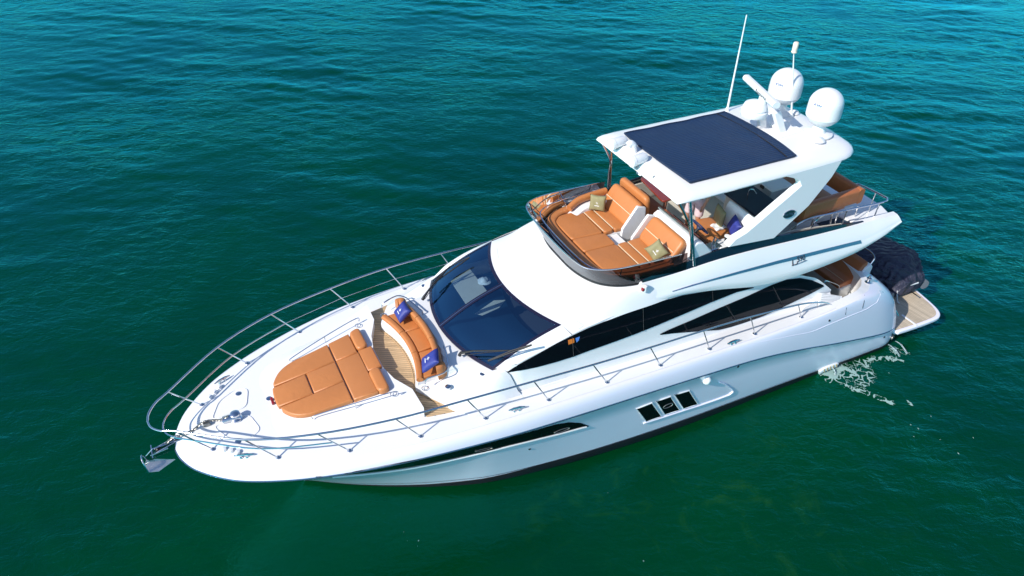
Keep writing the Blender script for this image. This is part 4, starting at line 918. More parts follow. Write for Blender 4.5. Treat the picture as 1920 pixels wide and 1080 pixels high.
# electronics on the hardtop
GD = 'satellite domes on the hardtop'
for s in (1, -1):
    o = V((3.40, s*.57, 5.64)); e = empty('satellite_dome', (0, 0, 0), None, None); e.parent = Y_
    m = MB(); m.lathe([(.30, 0), (.30, .03), (.16, .06), (.13, .10), (.12, .22), (.2, .25)], o, n=28); m.build('dome_pedestal', WHITE, e)
    m = MB(); m.lathe([(.17, .25), (.24, .27), (.32, .36), (.345, .415)], o, n=36); m.build('dome_base', GREYV, e).data.materials[0] = mat('dome_grey', (.6, .62, .64), .35)
    pr = [(.375, .42), (.38, .55), (.375, .68)]+[(.375*math.cos(R(a)), .68+.335*math.sin(R(a))) for a in range(10, 90, 10)]+[(.001, 1.016)]
    pr = [(r_*.92, z_*.96+.01) for r_, z_ in pr]; m = MB(); m.lathe(pr, o, n=40); m.build('dome_cover', WHITE, e)
    for txt, sz, zz, mt_, sh, az in (('KVH', .085, .70, BLUEP, .25, 22), ('TRACVISION', .04, .61, mat('grey_print', (.5, .5, .53), .5), .1, 22)):
        t_ = text_mb(txt, sz, .001, sh); xs2 = [q.x for q in t_.v]; mx_ = (max(xs2)+min(xs2))/2; r_ = .353; a0 = R(az-8 if s > 0 else az-4)
        t_.v = [o+V(((r_+q.z)*math.cos(a0+(q.x-mx_)/r_), (r_+q.z)*math.sin(a0+(q.x-mx_)/r_), zz+q.y)) for q in t_.v]; t_.build('dome_lettering', mt_, e, fixn=False)
ra = empty('radar_mast', (0, 0, 0), None, None); ra.parent = Y_
rc = px(1419, 192, z=6.12)
rc = V((4.35, -.12, 6.0))
m = MB(); 
fa = px(1474, 243, z=5.7); m.prism([V((3.98, .22, 5.62)), V((4.18, .22, 5.62)), V((4.40, .10, 6.12)), V((4.22, .10, 6.16))], (0, .10, 0)); m.build('mast_fin', WHITE, ra, bevel=.02)
m = MB(); m.prism([V((4.2, -.16, 5.62)), V((4.4, -.16, 5.62)), V((4.55, -.14, 6.0)), V((4.35, -.14, 6.0))], (0, .1, 0)); m.build('mast_fin', WHITE, ra, bevel=.02)
m = MB(); m.prism([V((4.28, .42, 5.68)), V((3.6, .42, 5.68)), V((3.75, -.1, 5.76)), V((4.12, -.1, 5.76))], (0, 0, -.06)); m.build('mast_foot', WHITE, ra, bevel=.02)
rd = V((4.55, -.20, 6.02))
m = MB(); m.lathe([(.16, -.1), (.27, -.06), (.29, .0), (.28, .05), (.25, .07), (.26, .10), (.22, .19), (.12, .24), (.001, .25)], rd, n=30); m.build('radome', WHITE, ra)
b0 = px(1401, 147, z=6.42); b1 = px(1454, 196, z=6.42); bd = (b1-b0).normalized()
m = MB(); m.sweep([b0-bd*.05, b0-bd*.02, b0+bd*.02, b1-bd*.02, b1+bd*.02, b1+bd*.05], rnd_sec(.16, .13, .055, 4)); br = m.build('radar_scanner', WHITE, ra, ang=50)
m = MB(); cc = lerp(b0, b1, .62); m.lathe([(.10, 0), (.09, .2)], cc-V((0, 0, .26)), n=16); m.build('scanner_pedestal', WHITE, ra)
t_ = text_mb('Raymarine', .11, .001); side = bd.cross(V((0, 0, 1))); side = side if side.dot(V((.7, .7, 0))) > 0 else -side
t_.v = [lerp(b0, b1, .45)+side*(.083+q.z)+bd*q.x*(1 if True else -1)+V((0, 0, q.y-.035)) for q in t_.v]; t_.build('scanner_lettering', DARKP, br, fixn=False)
def antenna(p0, p1, r, name):
    m = MB(); m.lathe([(.05, 0), (.045, .06), (.025, .12)], p0, (p1-p0), 12); m.tube([p0, lerp(p0, p1, .35), p1], [r, r*.8, r*.45], 8); return m.build(name, WHITE, HT)
antenna(V((4.35, -1.18, 5.56)), px(1400, 28, y=-1.22), .024, 'whip_antenna')
p0 = V((3.35, -.25, 5.62)); p1 = px(1488.5, 99, y=-.3); an = antenna(p0, p1, .024, 'light_mast')
m = MB(); m.lathe([(.05, 0), (.06, .02), (.05, .05), (.055, .07), (.055, .2), (.04, .22)], p1, n=14); m.build('anchor_light', mat('light_cream', (.75, .66, .52), .4), an)
for x, y, r_ in ((*px(1533, 262, z=5.66).xy, .16), (*px(1488, 212, z=5.66).xy, .12)):
    m = MB(); zz = 5.60-.02*(y > .8); m.lathe([(.03, 0), (.04, .05), (r_*.8, .06), (r_, .075), (r_*.75, .115), (.001, .14)], (x, y, zz), n=22); m.build('gps_antenna', WHITE, HT)
for u, v, nm in ((1155, 268, 1), (1193, 300, 1)):
    c = px(u, v, z=5.72); d_ = V((.93, .05, -.05)).normalized()
    m = MB(); m.lathe([(.001, -.26), (.07, -.24), (.10, -.18), (.105, .05), (.115, .06), (.115, .13), (.09, .14), (.001, .13)], c, d_, 22); sl_ = m.build('searchlight', WHITE, HT)
    m = MB(); m.box(c+V((-.05, 0, -.14)), (.07, .09, .12)); m.build('bracket', GREYV, sl_)
vc = px(1187, 281, z=5.70); m = MB(); m.tube(cr([vc+V((0, 0, -.12)), vc, vc+V((.02, 0, .10)), vc+V((.08, -.01, .15)), vc+V((.13, -.01, .12))], 5), [.085]*6+[.08]*6+[.075]*6+[.07]*3, 14); m.build('horn', WHITE, HT)
for u, v in ((1141, 264), (1226, 332)): c = px(u, v, z=5.6); m = MB(); m.box(c, (.05, .03, .05)); m.build('deck_fitting', GREYV, HT)

# ------------------------------------------------------------------ cockpit and stern
ck_ = empty('cockpit', (0, 0, 0), None, None); ck_.parent = Y_
m = MB(); m.box((2.95, 0, 1.28), (3.2, 4.3, .06)); m.build('cockpit_sole', TEAKP, ck_)
m = MB(); m.box((4.45, 0, 2.35), (.08, 3.5, 2.2)); m.build('saloon_door', GLASSB, ck_)
m = MB(); rows = []
for k, s_ in enumerate(Sc[70:-6]):
    p = rows_up[70+k][-1]; rows.append([p, V((p.x+(.10 if p.x < 2.3 else 0), p.y-.16, p.z+.005)), V((p.x+(.12 if p.x < 2.3 else 0), p.y-.2, 1.3))])
m.loft(rows); m.mirror(); m.build('coaming', WHITE, ck_, ang=40)
m = MB(); m.box((1.42, -.3, 1.62), (.22, 3.0, .75)); m.build('transom_wall', WHITE, ck_, bevel=.05, seg=3)
# bench: profile extruded along y
pf = [(1.55, 1.3), (2.02, 1.3), (2.08, 1.62), (1.62, 1.66), (1.38, 2.08), (1.22, 2.12), (1.12, 2.02), (1.18, 1.3)]
m = MB(); m.prism([V((a, 1.44, b)) for a, b in pf], (0, -3.1, 0)); m.build('bench_base', WHITE, ck_, bevel=.04, seg=3)
pf = [(2.12, 1.64), (2.10, 1.76), (1.72, 1.80), (1.46, 2.16), (1.32, 2.20), (1.30, 2.12), (1.58, 1.70), (1.62, 1.64)]
m = MB(); m.loft([[V((a, y, b)) for a, b in pf] for y in np.linspace(1.40, -1.4, 12)], True, True, True); m.build('bench_cushion', LEATHD, ck_, ang=60, bevel=.025, seg=3)
for x, z, ry in ((1.92, 1.786, 0),): m = MB(); m.tube([V((x, 1.36, z)), V((x, .14, z))], .005, 6); m.build('piping', PIPE, ck_)
m = MB(); m.tube(cr([V((1.2, .9, 2.12)), V((1.15, .9, 2.3)), V((1.1, 1.2, 2.32)), V((1.12, 1.38, 2.25)), V((1.2, 1.4, 2.1))], 4), .018, 8); m.build('grab_rail', STEEL, ck_)
# louvred engine vents on the coaming beside the cockpit
lv = [px(1508, 566, y=1.95), px(1542, 548, y=1.93), px(1580, 556, y=1.93), px(1576, 569, y=2.02)]
for q in (((1507, 578), (1533, 562), (1532, 584), (1503, 592)), ((1541, 549), (1580, 555), (1576, 570), (1534, 580))):
    c4 = [px(u, v, pl=(V((3, 1.98, 2.30)), V((0, .62, .78)))) for u, v in q]
    n_ = (c4[1]-c4[0]).cross(c4[3]-c4[0]).normalized(); n_ = n_ if n_.z > 0 else -n_
    m = MB(); m.prism([p-n_*.02 for p in c4], -n_*.35); vb = m.build('vent_box', WHITE, ck_)
    for k in range(9):
        t = (k+.5)/9; a = lerp(c4[0], c4[3], t); b = lerp(c4[1], c4[2], t); dn = (c4[3]-c4[0])/9*.26
        dn = dn*.55; e_ = (b-a)*.06; m = MB(); m.prism([a+e_-dn-n_*.03, b-e_-dn-n_*.03, b-e_+dn-n_*.03, a+e_+dn-n_*.03], n_*.013); m.build('louvre_gap_shade', GREYV, vb)  # flat grey strips paint the shaded gaps between louvres
m = MB(); m.tube(cr([px(1545, 530, y=1.75), px(1550, 527, y=1.72), px(1570, 534, y=1.68), px(1573, 539, y=1.68)], 4), .016, 8); m.build('grab_rail', STEEL, ck_)
# capstan on the quarter, gate lines
m = MB(); cp = V((1.78, 1.86, 2.05)); m.lathe([(.075, 0), (.075, .02), (.04, .05), (.035, .09), (.06, .12), (.06, .14), (.02, .16), (.02, .2)], cp, n=18); m.build('capstan', STEEL, ck_)
m = MB(); m.tube(cr([px(1648, 546, z=1.95), px(1660, 552, z=1.75), px(1675, 574, z=1.2), px(1684, 592, z=.9)], 5), .016, 8); m.build('boarding_rail', STEEL, ck_)
m = MB(); m.tube([on(hbvh, *p, off=.004)[0] for p in ((1588, 565), (1587, 577), (1585, 590))], .006, 6); m.tube([on(hbvh, *p, off=.004)[0] for p in ((1621, 553), (1620, 565), (1617, 578))], .006, 6); m.build('gate_seam', BLACK, ck_)
# swim platform
pf = [(.62, 0), (.62, 2.40), (.1, 2.44), (-.6, 2.46), (-.86, 2.42), (-1.02, 2.25), (-1.12, 1.9), (-1.22, 1.2), (-1.26, 0)]
full = [p.xy for p in cr([V((a, b, 0)) for a, b in pf[1:]], 4)]; full = [V((.62, 0))]+full
def sheet(scale_in, z, th):
    P = [V((max(p.x+scale_in*(p.x < 0), p.x), max(p.y-scale_in, 0) if p.y > .2 else p.y, z)) for p in full]
    P = P+[mir(p) for p in reversed(P) if p.y > 1e-5]; m = MB(); m.prism(P, (0, 0, -th)); return m
pm = sheet(0, .49, .12).build('swim_platform', HULLW, Y_, bevel=.035, seg=3)
sheet(.075, .495, .03).build('teak_deck', TEAKP, pm)
m = sheet(.25, .40, .30); m.build('platform_support', HULLW, pm, bevel=.02)
m = MB(); a, b = px(1706, 598, z=.5), px(1716, 610, z=.5); m.box((.02, 2.2, .497), (.05, .46, .012)); m.build('platform_seam', WHITE, pm)
m = MB(); m.box((-.98, 1.55, .497), (.05, .3, .014)); m.build('platform_handle', STEEL, pm)

# ------------------------------------------------------------------ bow rail and deck hardware
S0 = [(16.34, .58, 2.33), (15.37, 1.29, 2.37), (14.23, 1.71, 2.41), (13.02, 1.97, 2.44), (11.81, 2.09, 2.45), (10.55, 2.17, 2.42), (9.29, 2.22, 2.38), (8.04, 2.24, 2.31), (6.80, 2.24, 2.24), (5.57, 2.23, 2.18), (4.23, 2.21, 2.12)]
T0 = [(16.80, .50, 2.95), (15.81, 1.24, 3.01), (14.70, 1.70, 3.07), (13.43, 1.97, 3.09), (12.17, 2.11, 3.11)] + [tuple(px(u, v, y=y)) for u, v, y in ((1001, 715, 2.18), (1112, 684, 2.22), (1219.5, 651.5, 2.24), (1319, 620, 2.24), (1407.5, 594, 2.23), (1497, 571.5, 2.21))]
endr = [tuple(px(1535, 567, y=2.19)), tuple(px(1552, 569, y=2.18)), tuple(px(1564, 574, y=2.17))]
half = [V((17.20, 0, 2.88)), V((17.16, .18, 2.89)), V((17.02, .36, 2.92))]+[V(t) for t in T0]+[V(t) for t in endr]
hc = cr(half, 5); path = [mir(p) for p in reversed(hc[1:])]+hc
m = MB(); m.tube(path, .019, 10); rail = m.build('bow_rail', STEEL, Y_)
half = [V((17.02, 0, 2.62)), V((16.98, .16, 2.62)), V((16.84, .34, 2.64))]+[lerp(V(a), V(b), .5) for a, b in zip(S0[:5], T0[:5])]
hc = cr(half[:6], 5); path = [mir(p) for p in reversed(hc[1:])]+hc; 
m = MB(); m.tube(path, .014, 8); m.build('mid_rail', STEEL, rail)
for s in (-1, 1):
    pts = [lerp(V(a), V(b), .5) for a, b in zip(S0[2:], T0[2:])]; pts = [V((p.x, p.y*s, p.z)) for p in (pts if s < 0 else pts[:1]+pts[:0])]
    if len(pts) > 1: m = MB(); m.tube(pts, .006, 6); m.build('wire_line', STEEL, rail)
for a, b in zip(S0, T0):
    for s in (-1, 1):
        A = V((a[0], a[1]*s, zdeck(a[0], a[1]))); B = V((b[0], b[1]*s, b[2]))
        m = MB(); m.tube([A, B], .0135, 8); m.lathe([(.045, 0), (.045, .012), (.022, .03)], A, n=12); m.build('stanchion', STEEL, rail)
def cleat(u, v, z, rz):
    p = px(u, v, z=z); d_ = V((math.cos(rz), math.sin(rz), 0))
    for s in (-1, 1):
        q = V((p.x, p.y*s, zdeck(p.x, p.y))); e = V((d_.x, d_.y*s, 0)); m = MB()
        m.tube([q-e*.16+V((0, 0, .055)), q-e*.06+V((0, 0, .07)), q+e*.06+V((0, 0, .07)), q+e*.16+V((0, 0, .055))], [.012, .024, .024, .012], 8)
        for k in (-.05, .05): m.lathe([(.035, 0), (.02, .03), (.02, .065)], q+e*k, n=10)
        m.build('cleat', STEEL, deck)
cleat(458, 857, 2.35, R(-20)); cleat(969, 770, 2.43, R(-8)); cleat(1374, 646, 2.2, R(0))
for k in range(3):
    p = px(420+13*k, 844+3*k, z=2.34); 
    for s in (-1, 1):
        m = MB(); m.lathe([(.05, 0), (.045, .05), (.001, .06)], (p.x, p.y*s, zdeck(p.x, p.y)), n=12); m.build('fuel_cap', WHITE, deck)
for u, v, z in ((447, 830, 2.34), (905, 701, 2.9), (840, 725, 2.8), (795, 536, 2.9), (448, 741, 2.35), (504, 745, 2.45), (669, 648, 2.43)):
    p = px(u, v, z=z); m = MB(); zz = zdeck(p.x, p.y) if p.x > 12.9 else z; m.lathe([(.05, -.03), (.055, .008), (.035, .014), (.001, .014)], (p.x, p.y, zz), n=14); m.build('deck_plate', STEEL, deck)
# anchor locker hatches: raised lips
for s in (-1, 1):
    o_ = rpoly([(16.25, .08), (16.05, .5), (15.72, .66), (15.5, .56), (15.62, .10)], .12); m = MB()
    m.tube([V((p.x, p.y*s, zdeck(p.x, p.y)+.004)) for p in o_], .012, 6, True); m.build('hatch_lip', WHITE, deck)
# windlass
wl = empty('windlass', (0, 0, 0), None, None); wl.parent = Y_
wz = zdeck(15.88, 0)
m = MB(); m.lathe([(.11, 0), (.11, .03), (.09, .05), (.06, .07), (.06, .1), (.085, .12), (.085, .15), (.06, .17), (.001, .175)], (15.84, .10, wz), n=22); m.build('windlass_drum', STEEL, wl)
m = MB(); m.sweep([V((16.06, .06, wz+.03)), V((15.9, .09, wz+.06)), V((15.76, .11, wz+.05))], rnd_sec(.14, .1, .04, 3)); m.build('windlass_body', STEEL, wl, ang=50)
m = MB(); m.box((16.34, -.01, wz+.01), (.12, .10, .07)); m.build('chain_stopper', DSTEEL, wl, bevel=.01)
# bow roller
m = MB()
for s in (-.06, .06): m.prism([V((16.55, s, 2.28)), V((16.9, s, 2.28)), V((17.28, s, 2.16)), V((17.30, s, 2.06)), V((16.95, s, 2.10)), V((16.55, s, 2.2))], (0, .014, 0))
m.box((16.72, 0, 2.275), (.4, .13, .02)); rl = m.build('bow_roller', STEEL, Y_, bevel=.004)
m = MB(); m.lathe([(.035, -.055), (.05, -.05), (.03, 0), (.05, .05), (.035, .055)], (17.22, 0, 2.12), (0, 1, 0), 14); m.build('roller', BLACK, rl)
# anchor and chain
an = empty('anchor', (17.3, 0, 2.1), 'stainless plough anchor hanging from the bow roller under the rail', 'anchor')
m = MB(); m.prism([V((-.45, -.012, .14)), V((.0, -.012, .12)), V((.16, -.012, -.02)), V((.10, -.012, -.20)), V((.03, -.012, -.22)), V((.06, -.012, -.03)), V((-.04, -.012, .05)), V((-.45, -.012, .09))], (0, .024, 0)); m.build('shank', STEEL, an, bevel=.005)
m = MB()
tip = V((-.32, 0, -.34)); 
for s in (1, -1): m.prism([tip, V((.10, 0, -.17)), V((.24, s*.02, -.22)), V((.20, s*.17, -.27)), V((.02, s*.17, -.34))], (0, 0, .016))

for p in m.v: p.x = p.x*.88; p.z = -.03+p.z*.88; p.y *= .9
m.build('fluke', mat('brushed_steel', (.72, .72, .74), .38, metal=.9), an, bevel=.004)
m = MB(); m.tube(cr([V((.17, -.15, -.26)), V((.2, -.1, -.06)), V((.21, 0, .0)), V((.2, .1, -.06)), V((.17, .15, -.26))], 4), .014, 8); m.build('roll_bar', STEEL, an)
m = MB(); m.tube([V((.02, -.16, .05)), V((.02, .16, .05))], .012, 8); m.tube([V((-.25, .08, .09)), V((.05, .09, .06))], .010, 8); m.build('anchor_pin', STEEL, an)
ch = empty('anchor_chain', (16.4, 0, 2.34), 'galvanised anchor chain running over the foredeck to the windlass', 'chain')
pth = cr([V((15.98, .07, wz+.10)), V((16.1, .05, wz+.05)), V((16.22, -.02, wz+.03)), V((16.38, -.01, wz+.07)), V((16.55, 0, zdeck(16.55, 0)+.03)), V((16.75, .02, zdeck(16.75, 0)+.04)), V((16.92, .0, 2.33)), V((17.05, 0, 2.25))], 5)
m = MB(); L_ = 0; acc = 0; kk = 0
for a, b in zip(pth[:-1], pth[1:]):
    t = (b-a); ln = t.length; t.normalize(); s_ = t.cross(V((0, 0, 1))).normalized(); u_ = s_.cross(t); p = (a+b)/2
    e = s_ if kk % 2 else u_; kk += 1
    m.tube([p+t*.034*math.cos(q)+e*.020*math.sin(q)-ch.location for q in np.linspace(0, 2*math.pi, 11)[:-1]], .009, 5, True)
m.build('chain_links', DSTEEL, ch)

# ------------------------------------------------------------------ covered tender on the swim platform
tn = empty('covered_tender', (-.7, -.4, .5), 'tender under a pleated black cover stored across the teak swim platform', 'tender')
m = MB(); rows = []
NL, NSX = 96, 40
for i in range(NL+1):
    y = lerp(1.48, -2.3, i/NL); t = i/NL
    end = min(1, max(.02, t*6.5))**.5*min(1, max(.02, (1-t)*4))**.5
    wdt = .86*min(1, .55+t*2.2)*min(1, ((1-t)*2.6))**.55
    hgt = .28+.40*end*(1+.34*math.exp(-((y-1.0)/.55)**2))
    row = []
    for j in range(NSX+1):
        a = math.pi*j/NSX; cx = math.cos(a); sz = math.sin(a)
        pl_ = 1.5*(math.exp(-((y-.8)/.9)**2)*.9+.1)*(.5+.5*abs(cx))
        ph = y*9+cx*6+1.2*math.sin(a*3+y*2); fold = .11*pl_*((1-abs(math.sin(ph))**.7)*1.3-.3+.25*math.sin(y*37+a*5))*(.2+.8*max(0, 1-sz*.75))
        x = -.76+(wdt+fold)*math.copysign(abs(cx)**.72, cx); z = .56-.5+(hgt+fold*.8)*sz**.62+.02*math.sin(a*9+y*5)*sz
        row.append(V((x+.7, y+.4, z+.06)))
    rows.append(row)
m.loft(rows, False, True, True); cov = m.build('boat_cover', COVER, tn, ang=70)
m = MB(); 
for s in (-1, 1): m.tube(cr([V((-.66+.7+s*.62, 1.5+.4, .2)), V((-.66+.7+s*.72, .8+.4, .16)), V((-.66+.7+s*.74, -1.4+.4, .16))], 5), .13, 12)
m.build('inflatable_tube', mat('grey_hypalon', (.16, .17, .19), .5), tn, ang=60)
m = MB(); P = [px(u, v, z=.86)-tn.location for u, v in ((1691, 538), (1700, 535), (1720, 529))]; m.sweep(P, [(a, b) for a, b in rnd_sec(.09, .05, .02, 2)]); m.build('propeller_guard', PRINT, tn)
m = MB(); a = px(1683, 545, z=.8)-tn.location; m.tube(cr([a, a+V((.03, .05, -.1)), a+V((.05, .14, -.24)), a+V((.02, .2, -.28))], 4), .02, 6); m.build('strap', GREYV, tn)

# ------------------------------------------------------------------ person on the flybridge
def skin_body(name, V_, E_, Rr, mt, parent, root=0, sub=2):
    me = bpy.data.meshes.new(name); me.from_pydata([tuple(v) for v in V_], E_, []); o = bpy.data.objects.new(name, me); COL.objects.link(o); o.parent = parent
    me.materials.append(mt); mo = o.modifiers.new('skin', 'SKIN'); mo.use_smooth_shade = True
    for i, d in enumerate(me.skin_vertices[0].data):
        r_ = Rr[i]; d.radius = r_ if isinstance(r_, tuple) else (r_, r_); d.use_root = (i == root)
    s = o.modifiers.new('sub', 'SUBSURF'); s.levels = sub; s.render_levels = sub; return o
ps = empty('person', (6.02, .20, 3.61), 'person in dark shirt and pale shorts standing on the flybridge under the hardtop', 'person'); ps.rotation_euler = (0, 0, R(25))
J = {'pel': (0, 0, .95), 'bel': (.0, 0, 1.08), 'che': (.0, 0, 1.3), 'nec': (-.01, 0, 1.48), 'nk2': (.0, 0, 1.54), 'hea': (.02, 0, 1.62), 'crn': (.01, 0, 1.72),
     'hl': (0, .10, .88), 'kl': (.05, .12, .5), 'cl': (-.01, .125, .33), 'al': (-.02, .13, .08), 'tl': (.14, .15, .03),
     'hr': (0, -.10, .88), 'kr': (.02, -.13, .5), 'cr': (-.04, -.135, .33), 'ar': (-.05, -.14, .08), 'tr': (.11, -.17, .03),
     'sl': (-.01, .19, 1.42), 'el': (.0, .27, 1.14), 'wl': (.14, .25, .92), 'pl': (.2, .24, .86), 'sr': (-.01, -.19, 1.42), 'er': (-.02, -.27, 1.14), 'wr': (.10, -.26, .92), 'pr': (.15, -.25, .86)}
key = list(J); ix = {k: i for i, k in enumerate(key)}
E = [('pel', 'bel'), ('bel', 'che'), ('che', 'nec'), ('nec', 'nk2'), ('nk2', 'hea'), ('hea', 'crn')]+[(a+s, b+s) for s in 'lr' for a, b in (('h', 'k'), ('k', 'c'), ('c', 'a'), ('a', 't'), ('s', 'e'), ('e', 'w'), ('w', 'p'))]+[('pel', 'hl'), ('pel', 'hr'), ('che', 'sl'), ('che', 'sr')]
RD = {'pel': (.15, .11), 'bel': (.14, .10), 'che': (.16, .11), 'nec': .06, 'nk2': .055, 'hea': (.078, .095), 'crn': .07, 'h': .09, 'k': .055, 'c': .055, 'a': .038, 't': .03, 's': .06, 'e': .042, 'w': .028, 'p': (.035, .018)}
VV = [J[k] for k in key]; RRr = [RD.get(k, RD.get(k[0])) for k in key]; EE = [(ix[a], ix[b]) for a, b in E]
# five fingers per hand, rooted in the palm
for s, sg in (('l', 1), ('r', -1)):
    w_ = V(J['w'+s]); p = V(J['p'+s]); d = (p-w_).normalized(); side = V((.25, sg*.0+1, 0)).normalized()
    for q, (o_, ln) in enumerate(((-.024, .07), (-.008, .08), (.008, .076), (.024, .06), (-.036, .05))):
        b0 = p+side*o_ if q < 4 else lerp(w_, p, .4)+side*o_
        k0 = len(VV); VV += [tuple(b0+d*.02), tuple(b0+d*(.02+ln*.55)+V((.008, 0, 0))), tuple(b0+d*(.02+ln)+V((-.012, 0, 0)) + (side*-.02 if q == 4 else V((0, 0, 0))))]; RRr += [.010, .009, .008]
        EE += [(ix['p'+s] if q < 4 else ix['w'+s], k0), (k0, k0+1), (k0+1, k0+2)]
skin_body('body', VV, EE, RRr, SKIN, ps)
skin_body('shorts', [J['pel'], (0, 0, 1.02), (0, .105, .86), (.03, .115, .6), (.035, .117, .53), (0, -.105, .86), (.015, -.122, .6), (.02, -.126, .53)], [(0, 1), (0, 2), (2, 3), (3, 4), (0, 5), (5, 6), (6, 7)], [(.17, .13), (.16, .12), .115, .10, .10, .115, .10, .10], mat('pale_shorts', (.62, .5, .52), .8, bump=(14, .5), var=(9, .08)), ps)
skin_body('shirt', [(0, 0, .93), (0, 0, 1.1), (0, 0, 1.3), (-.01, 0, 1.44), (-.01, .2, 1.41), (-.0, .245, 1.24), (-.01, -.2, 1.41), (-.01, -.245, 1.24)], [(0, 1), (1, 2), (2, 3), (2, 4), (4, 5), (2, 6), (6, 7)], [(.185, .145), (.17, .13), (.18, .13), .09, .08, .065, .08, .065], mat('dark_shirt', (.015, .012, .03), .8, bump=(12, .5)), ps)
m = MB(); m.lathe([(.085, 0), (.098, .05), (.09, .11), (.05, .15), (.001, .16)], (0, 0, 1.64), n=16); m.build('hair', mat('hair', (.03, .02, .012), .6, bump=(50, .4)), ps)
m = MB(); m.lathe([(.001, .02), (.012, .012), (.016, 0)], (.105, 0, 1.62), (1, 0, -.2), 8)
for s in (-1, 1): m.lathe([(.001, .01), (.011, .004), (.012, 0)], (.095, s*.033, 1.66), (1, s*.3, 0), 8); m.lathe([(.001, .008), (.02, .004), (.028, -.01)], (.01, s*.088, 1.63), (0, s, 0), 10)
m.box((.098, 0, 1.575), (.01, .045, .008)); m.build('face', SKIN, ps)

# ------------------------------------------------------------------ foam and discharge water
FOAM = mat('foam', (.27, .41, .38), .6, bump=(30, .5))
def wz_(x, y): return float(wave(np.array([x]), np.array([y]))[0])-.02
def blob(m, c, r, el=1.0, rot=0, n=9):
    P = []
    for k in range(n):
        a = 2*math.pi*k/n; q = r*random.uniform(.55, 1.15); dx = q*math.cos(a)*el; dy = q*math.sin(a)
        x = c.x+dx*math.cos(rot)-dy*math.sin(rot); y = c.y+dx*math.sin(rot)+dy*math.cos(rot); P.append(V((x, y, wz_(x, y)+.012)))
    o = V((c.x, c.y, wz_(c.x, c.y)+.018)); m.add([o]+P, [(0, i+1, (i+1) % n+1) for i in range(n)])
m = MB()
def trail(pts, wdt, n, sz):
    P = cr([px(u, v, z=0) for u, v in pts], 14)
    for i in range(n):
        f = random.random()*(len(P)-2); a = lerp(P[int(f)], P[int(f)+1], f % 1); d_ = (P[int(f)+1]-P[int(f)])
        blob(m, a+V((random.gauss(0, wdt), random.gauss(0, wdt), 0)), sz*random.uniform(.2, .8), random.uniform(1.2, 2.6), math.atan2(d_.y, d_.x), 8)
def foam_net(m, tr, step=.016, cells=.145):
    """lacy network of foam: edges of jittered cells, kept only close to the drift lines"""
    lines = [(np.array([[p.x, p.y] for p in cr([px(u, v, z=0) for u, v in pts], 10)]), wd, den) for pts, wd, den in tr]
    allp = np.concatenate([l[0] for l in lines]); lo = allp.min(0)-.4; hi = allp.max(0)+.4
    gx = np.arange(lo[0], hi[0], step); gy = np.arange(lo[1], hi[1], step); GX, GY = np.meshgrid(gx, gy, indexing='ij'); Q = np.stack([GX.ravel(), GY.ravel()], 1)
    wq_ = Q + .05*np.stack([np.sin(Q[:, 1]*9+Q[:, 0]*4)+.6*np.sin(Q[:, 1]*23), np.sin(Q[:, 0]*11-Q[:, 1]*5)+.6*np.sin(Q[:, 0]*27)], 1)
    den = np.zeros(len(Q))
    for L, wd, dn in lines:
        d = np.full(len(Q), 9.)
        for p in L: d = np.minimum(d, np.hypot(Q[:, 0]-p[0], Q[:, 1]-p[1]))
        den = np.maximum(den, dn*np.exp(-(d/wd)**2))
    den *= .75+.5*np.sin(Q[:, 0]*6.1+1)*np.sin(Q[:, 1]*7.3)
    keep_ = den > .06; idx = np.where(keep_)[0]
    nc = int((hi[0]-lo[0])*(hi[1]-lo[1])/cells**2); C = rng.uniform(lo, hi, (nc, 2)); W = wq_[idx]
    f1 = np.full(len(idx), 9.); f2 = np.full(len(idx), 9.)
    for c in C:
        d = np.hypot(W[:, 0]-c[0], (W[:, 1]-c[1])); f2 = np.where(d < f1, f1, np.minimum(f2, d)); f1 = np.minimum(f1, d)
    on_ = idx[(f2-f1) < .055*den[idx]]
    zz = wave(Q[:, 0], Q[:, 1])-.008; vmap = {}
    nyy = len(gy); vs = []; fs = []
    for q in on_:
        i_, j_ = divmod(int(q), nyy)
        if i_+1 >= len(gx) or j_+1 >= nyy: continue
        f = []
        for a in (q, q+nyy, q+nyy+1, q+1):
            a = int(a)
            if a not in vmap: vmap[a] = len(vs); vs.append((Q[a, 0]+rng.uniform(-.004, .004), Q[a, 1]+rng.uniform(-.004, .004), zz[a]))
            f.append(vmap[a])
        fs.append(tuple(f))
    m.add(vs, fs)
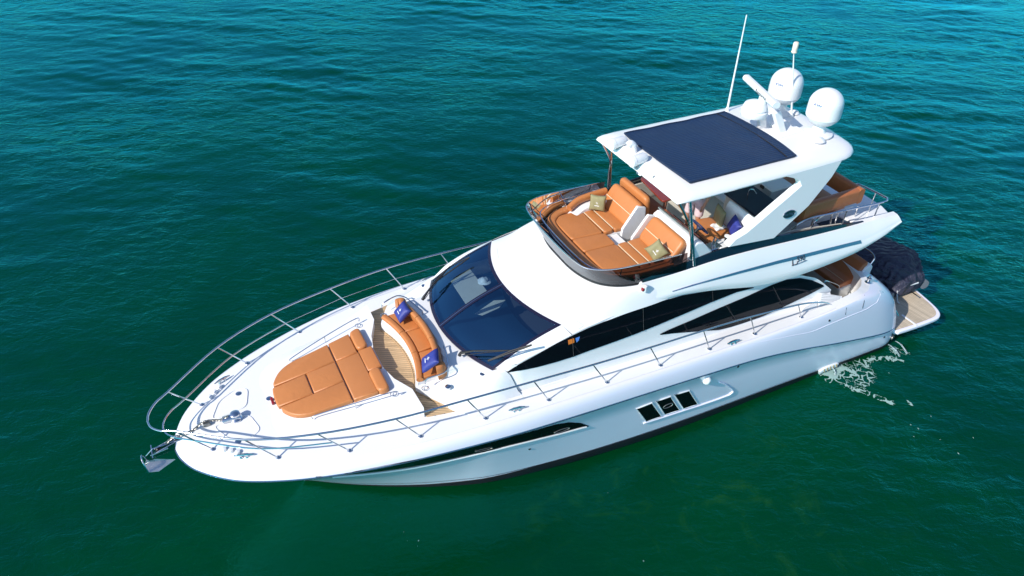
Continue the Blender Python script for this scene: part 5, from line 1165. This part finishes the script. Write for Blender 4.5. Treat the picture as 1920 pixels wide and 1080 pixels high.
foam_net(m, [([(1548, 702), (1565, 708), (1585, 706), (1592, 696), (1575, 690), (1562, 694)], .16, 1.0), ([(1552, 700), (1562, 704), (1575, 700)], .10, 1.6),
  ([(1572, 690), (1600, 682), (1622, 684), (1632, 702), (1628, 715), (1618, 722)], .10, .7), ([(1588, 700), (1606, 700), (1612, 712)], .25, .45),
  ([(1560, 711), (1580, 718), (1600, 730), (1625, 738), (1650, 748), (1672, 756)], .05, .8), ([(1615, 683), (1640, 672), (1668, 672), (1690, 676)], .07, .65),
  ([(1675, 655), (1684, 664), (1696, 662)], .10, .6), ([(1695, 745), (1702, 752), (1710, 763)], .03, .8)])
trail([(1560, 711), (1600, 730), (1672, 756)], .08, 14, .02)
trail([(1640, 738), (1700, 750), (1720, 765), (1740, 800), (1770, 830)], .35, 9, .02)
trail([(1060, 900), (1160, 1000), (1200, 1040)], .5, 4, .012)
trail([(760, 1010), (790, 1015), (800, 1000)], .12, 4, .014)
fo = m.build('sea_foam', FOAM, None, fixn=False); tag(fo, 'white foam streaks drifting on the water beside the exhaust outlet', 'foam', None, 'stuff')
for a, b, lab in ((px(1560, 690, y=2.38), px(1567, 706, z=0), 'white jet of water pouring from the exhaust grille on the port side'), (V((.62, 2.42, .2)), V((.5, 2.75, 0)), 'thin water jet from the discharge pipe nearest the stern'), (V((.9, 2.42, .2)), V((.75, 2.75, 0)), 'thin water jet from the discharge pipe nearer the exhaust grille')):
    m = MB(); pts = [lerp(a, b, t)+V((0, 0, .05*math.sin(math.pi*t))) for t in np.linspace(0, 1, 8)]
    m.tube([p-a+V((random.gauss(0, .006), random.gauss(0, .006), 0)) for p in pts], [.010+.014*t for t in np.linspace(0, 1, 8)], 8)
    o = m.build('water_jet', mat('white_water', (.6, .7, .72), .2, bump=(40, .8), trans=.7), None); o.location = a; tag(o, lab, 'water jet', None)

# ------------------------------------------------------------------ keep the hierarchy at thing > part > sub-part
def depth(o):
    d = 0
    while o.parent is not None: o = o.parent; d += 1
    return d
for o in list(bpy.data.objects):
    while depth(o) > 2: o.parent = o.parent.parent
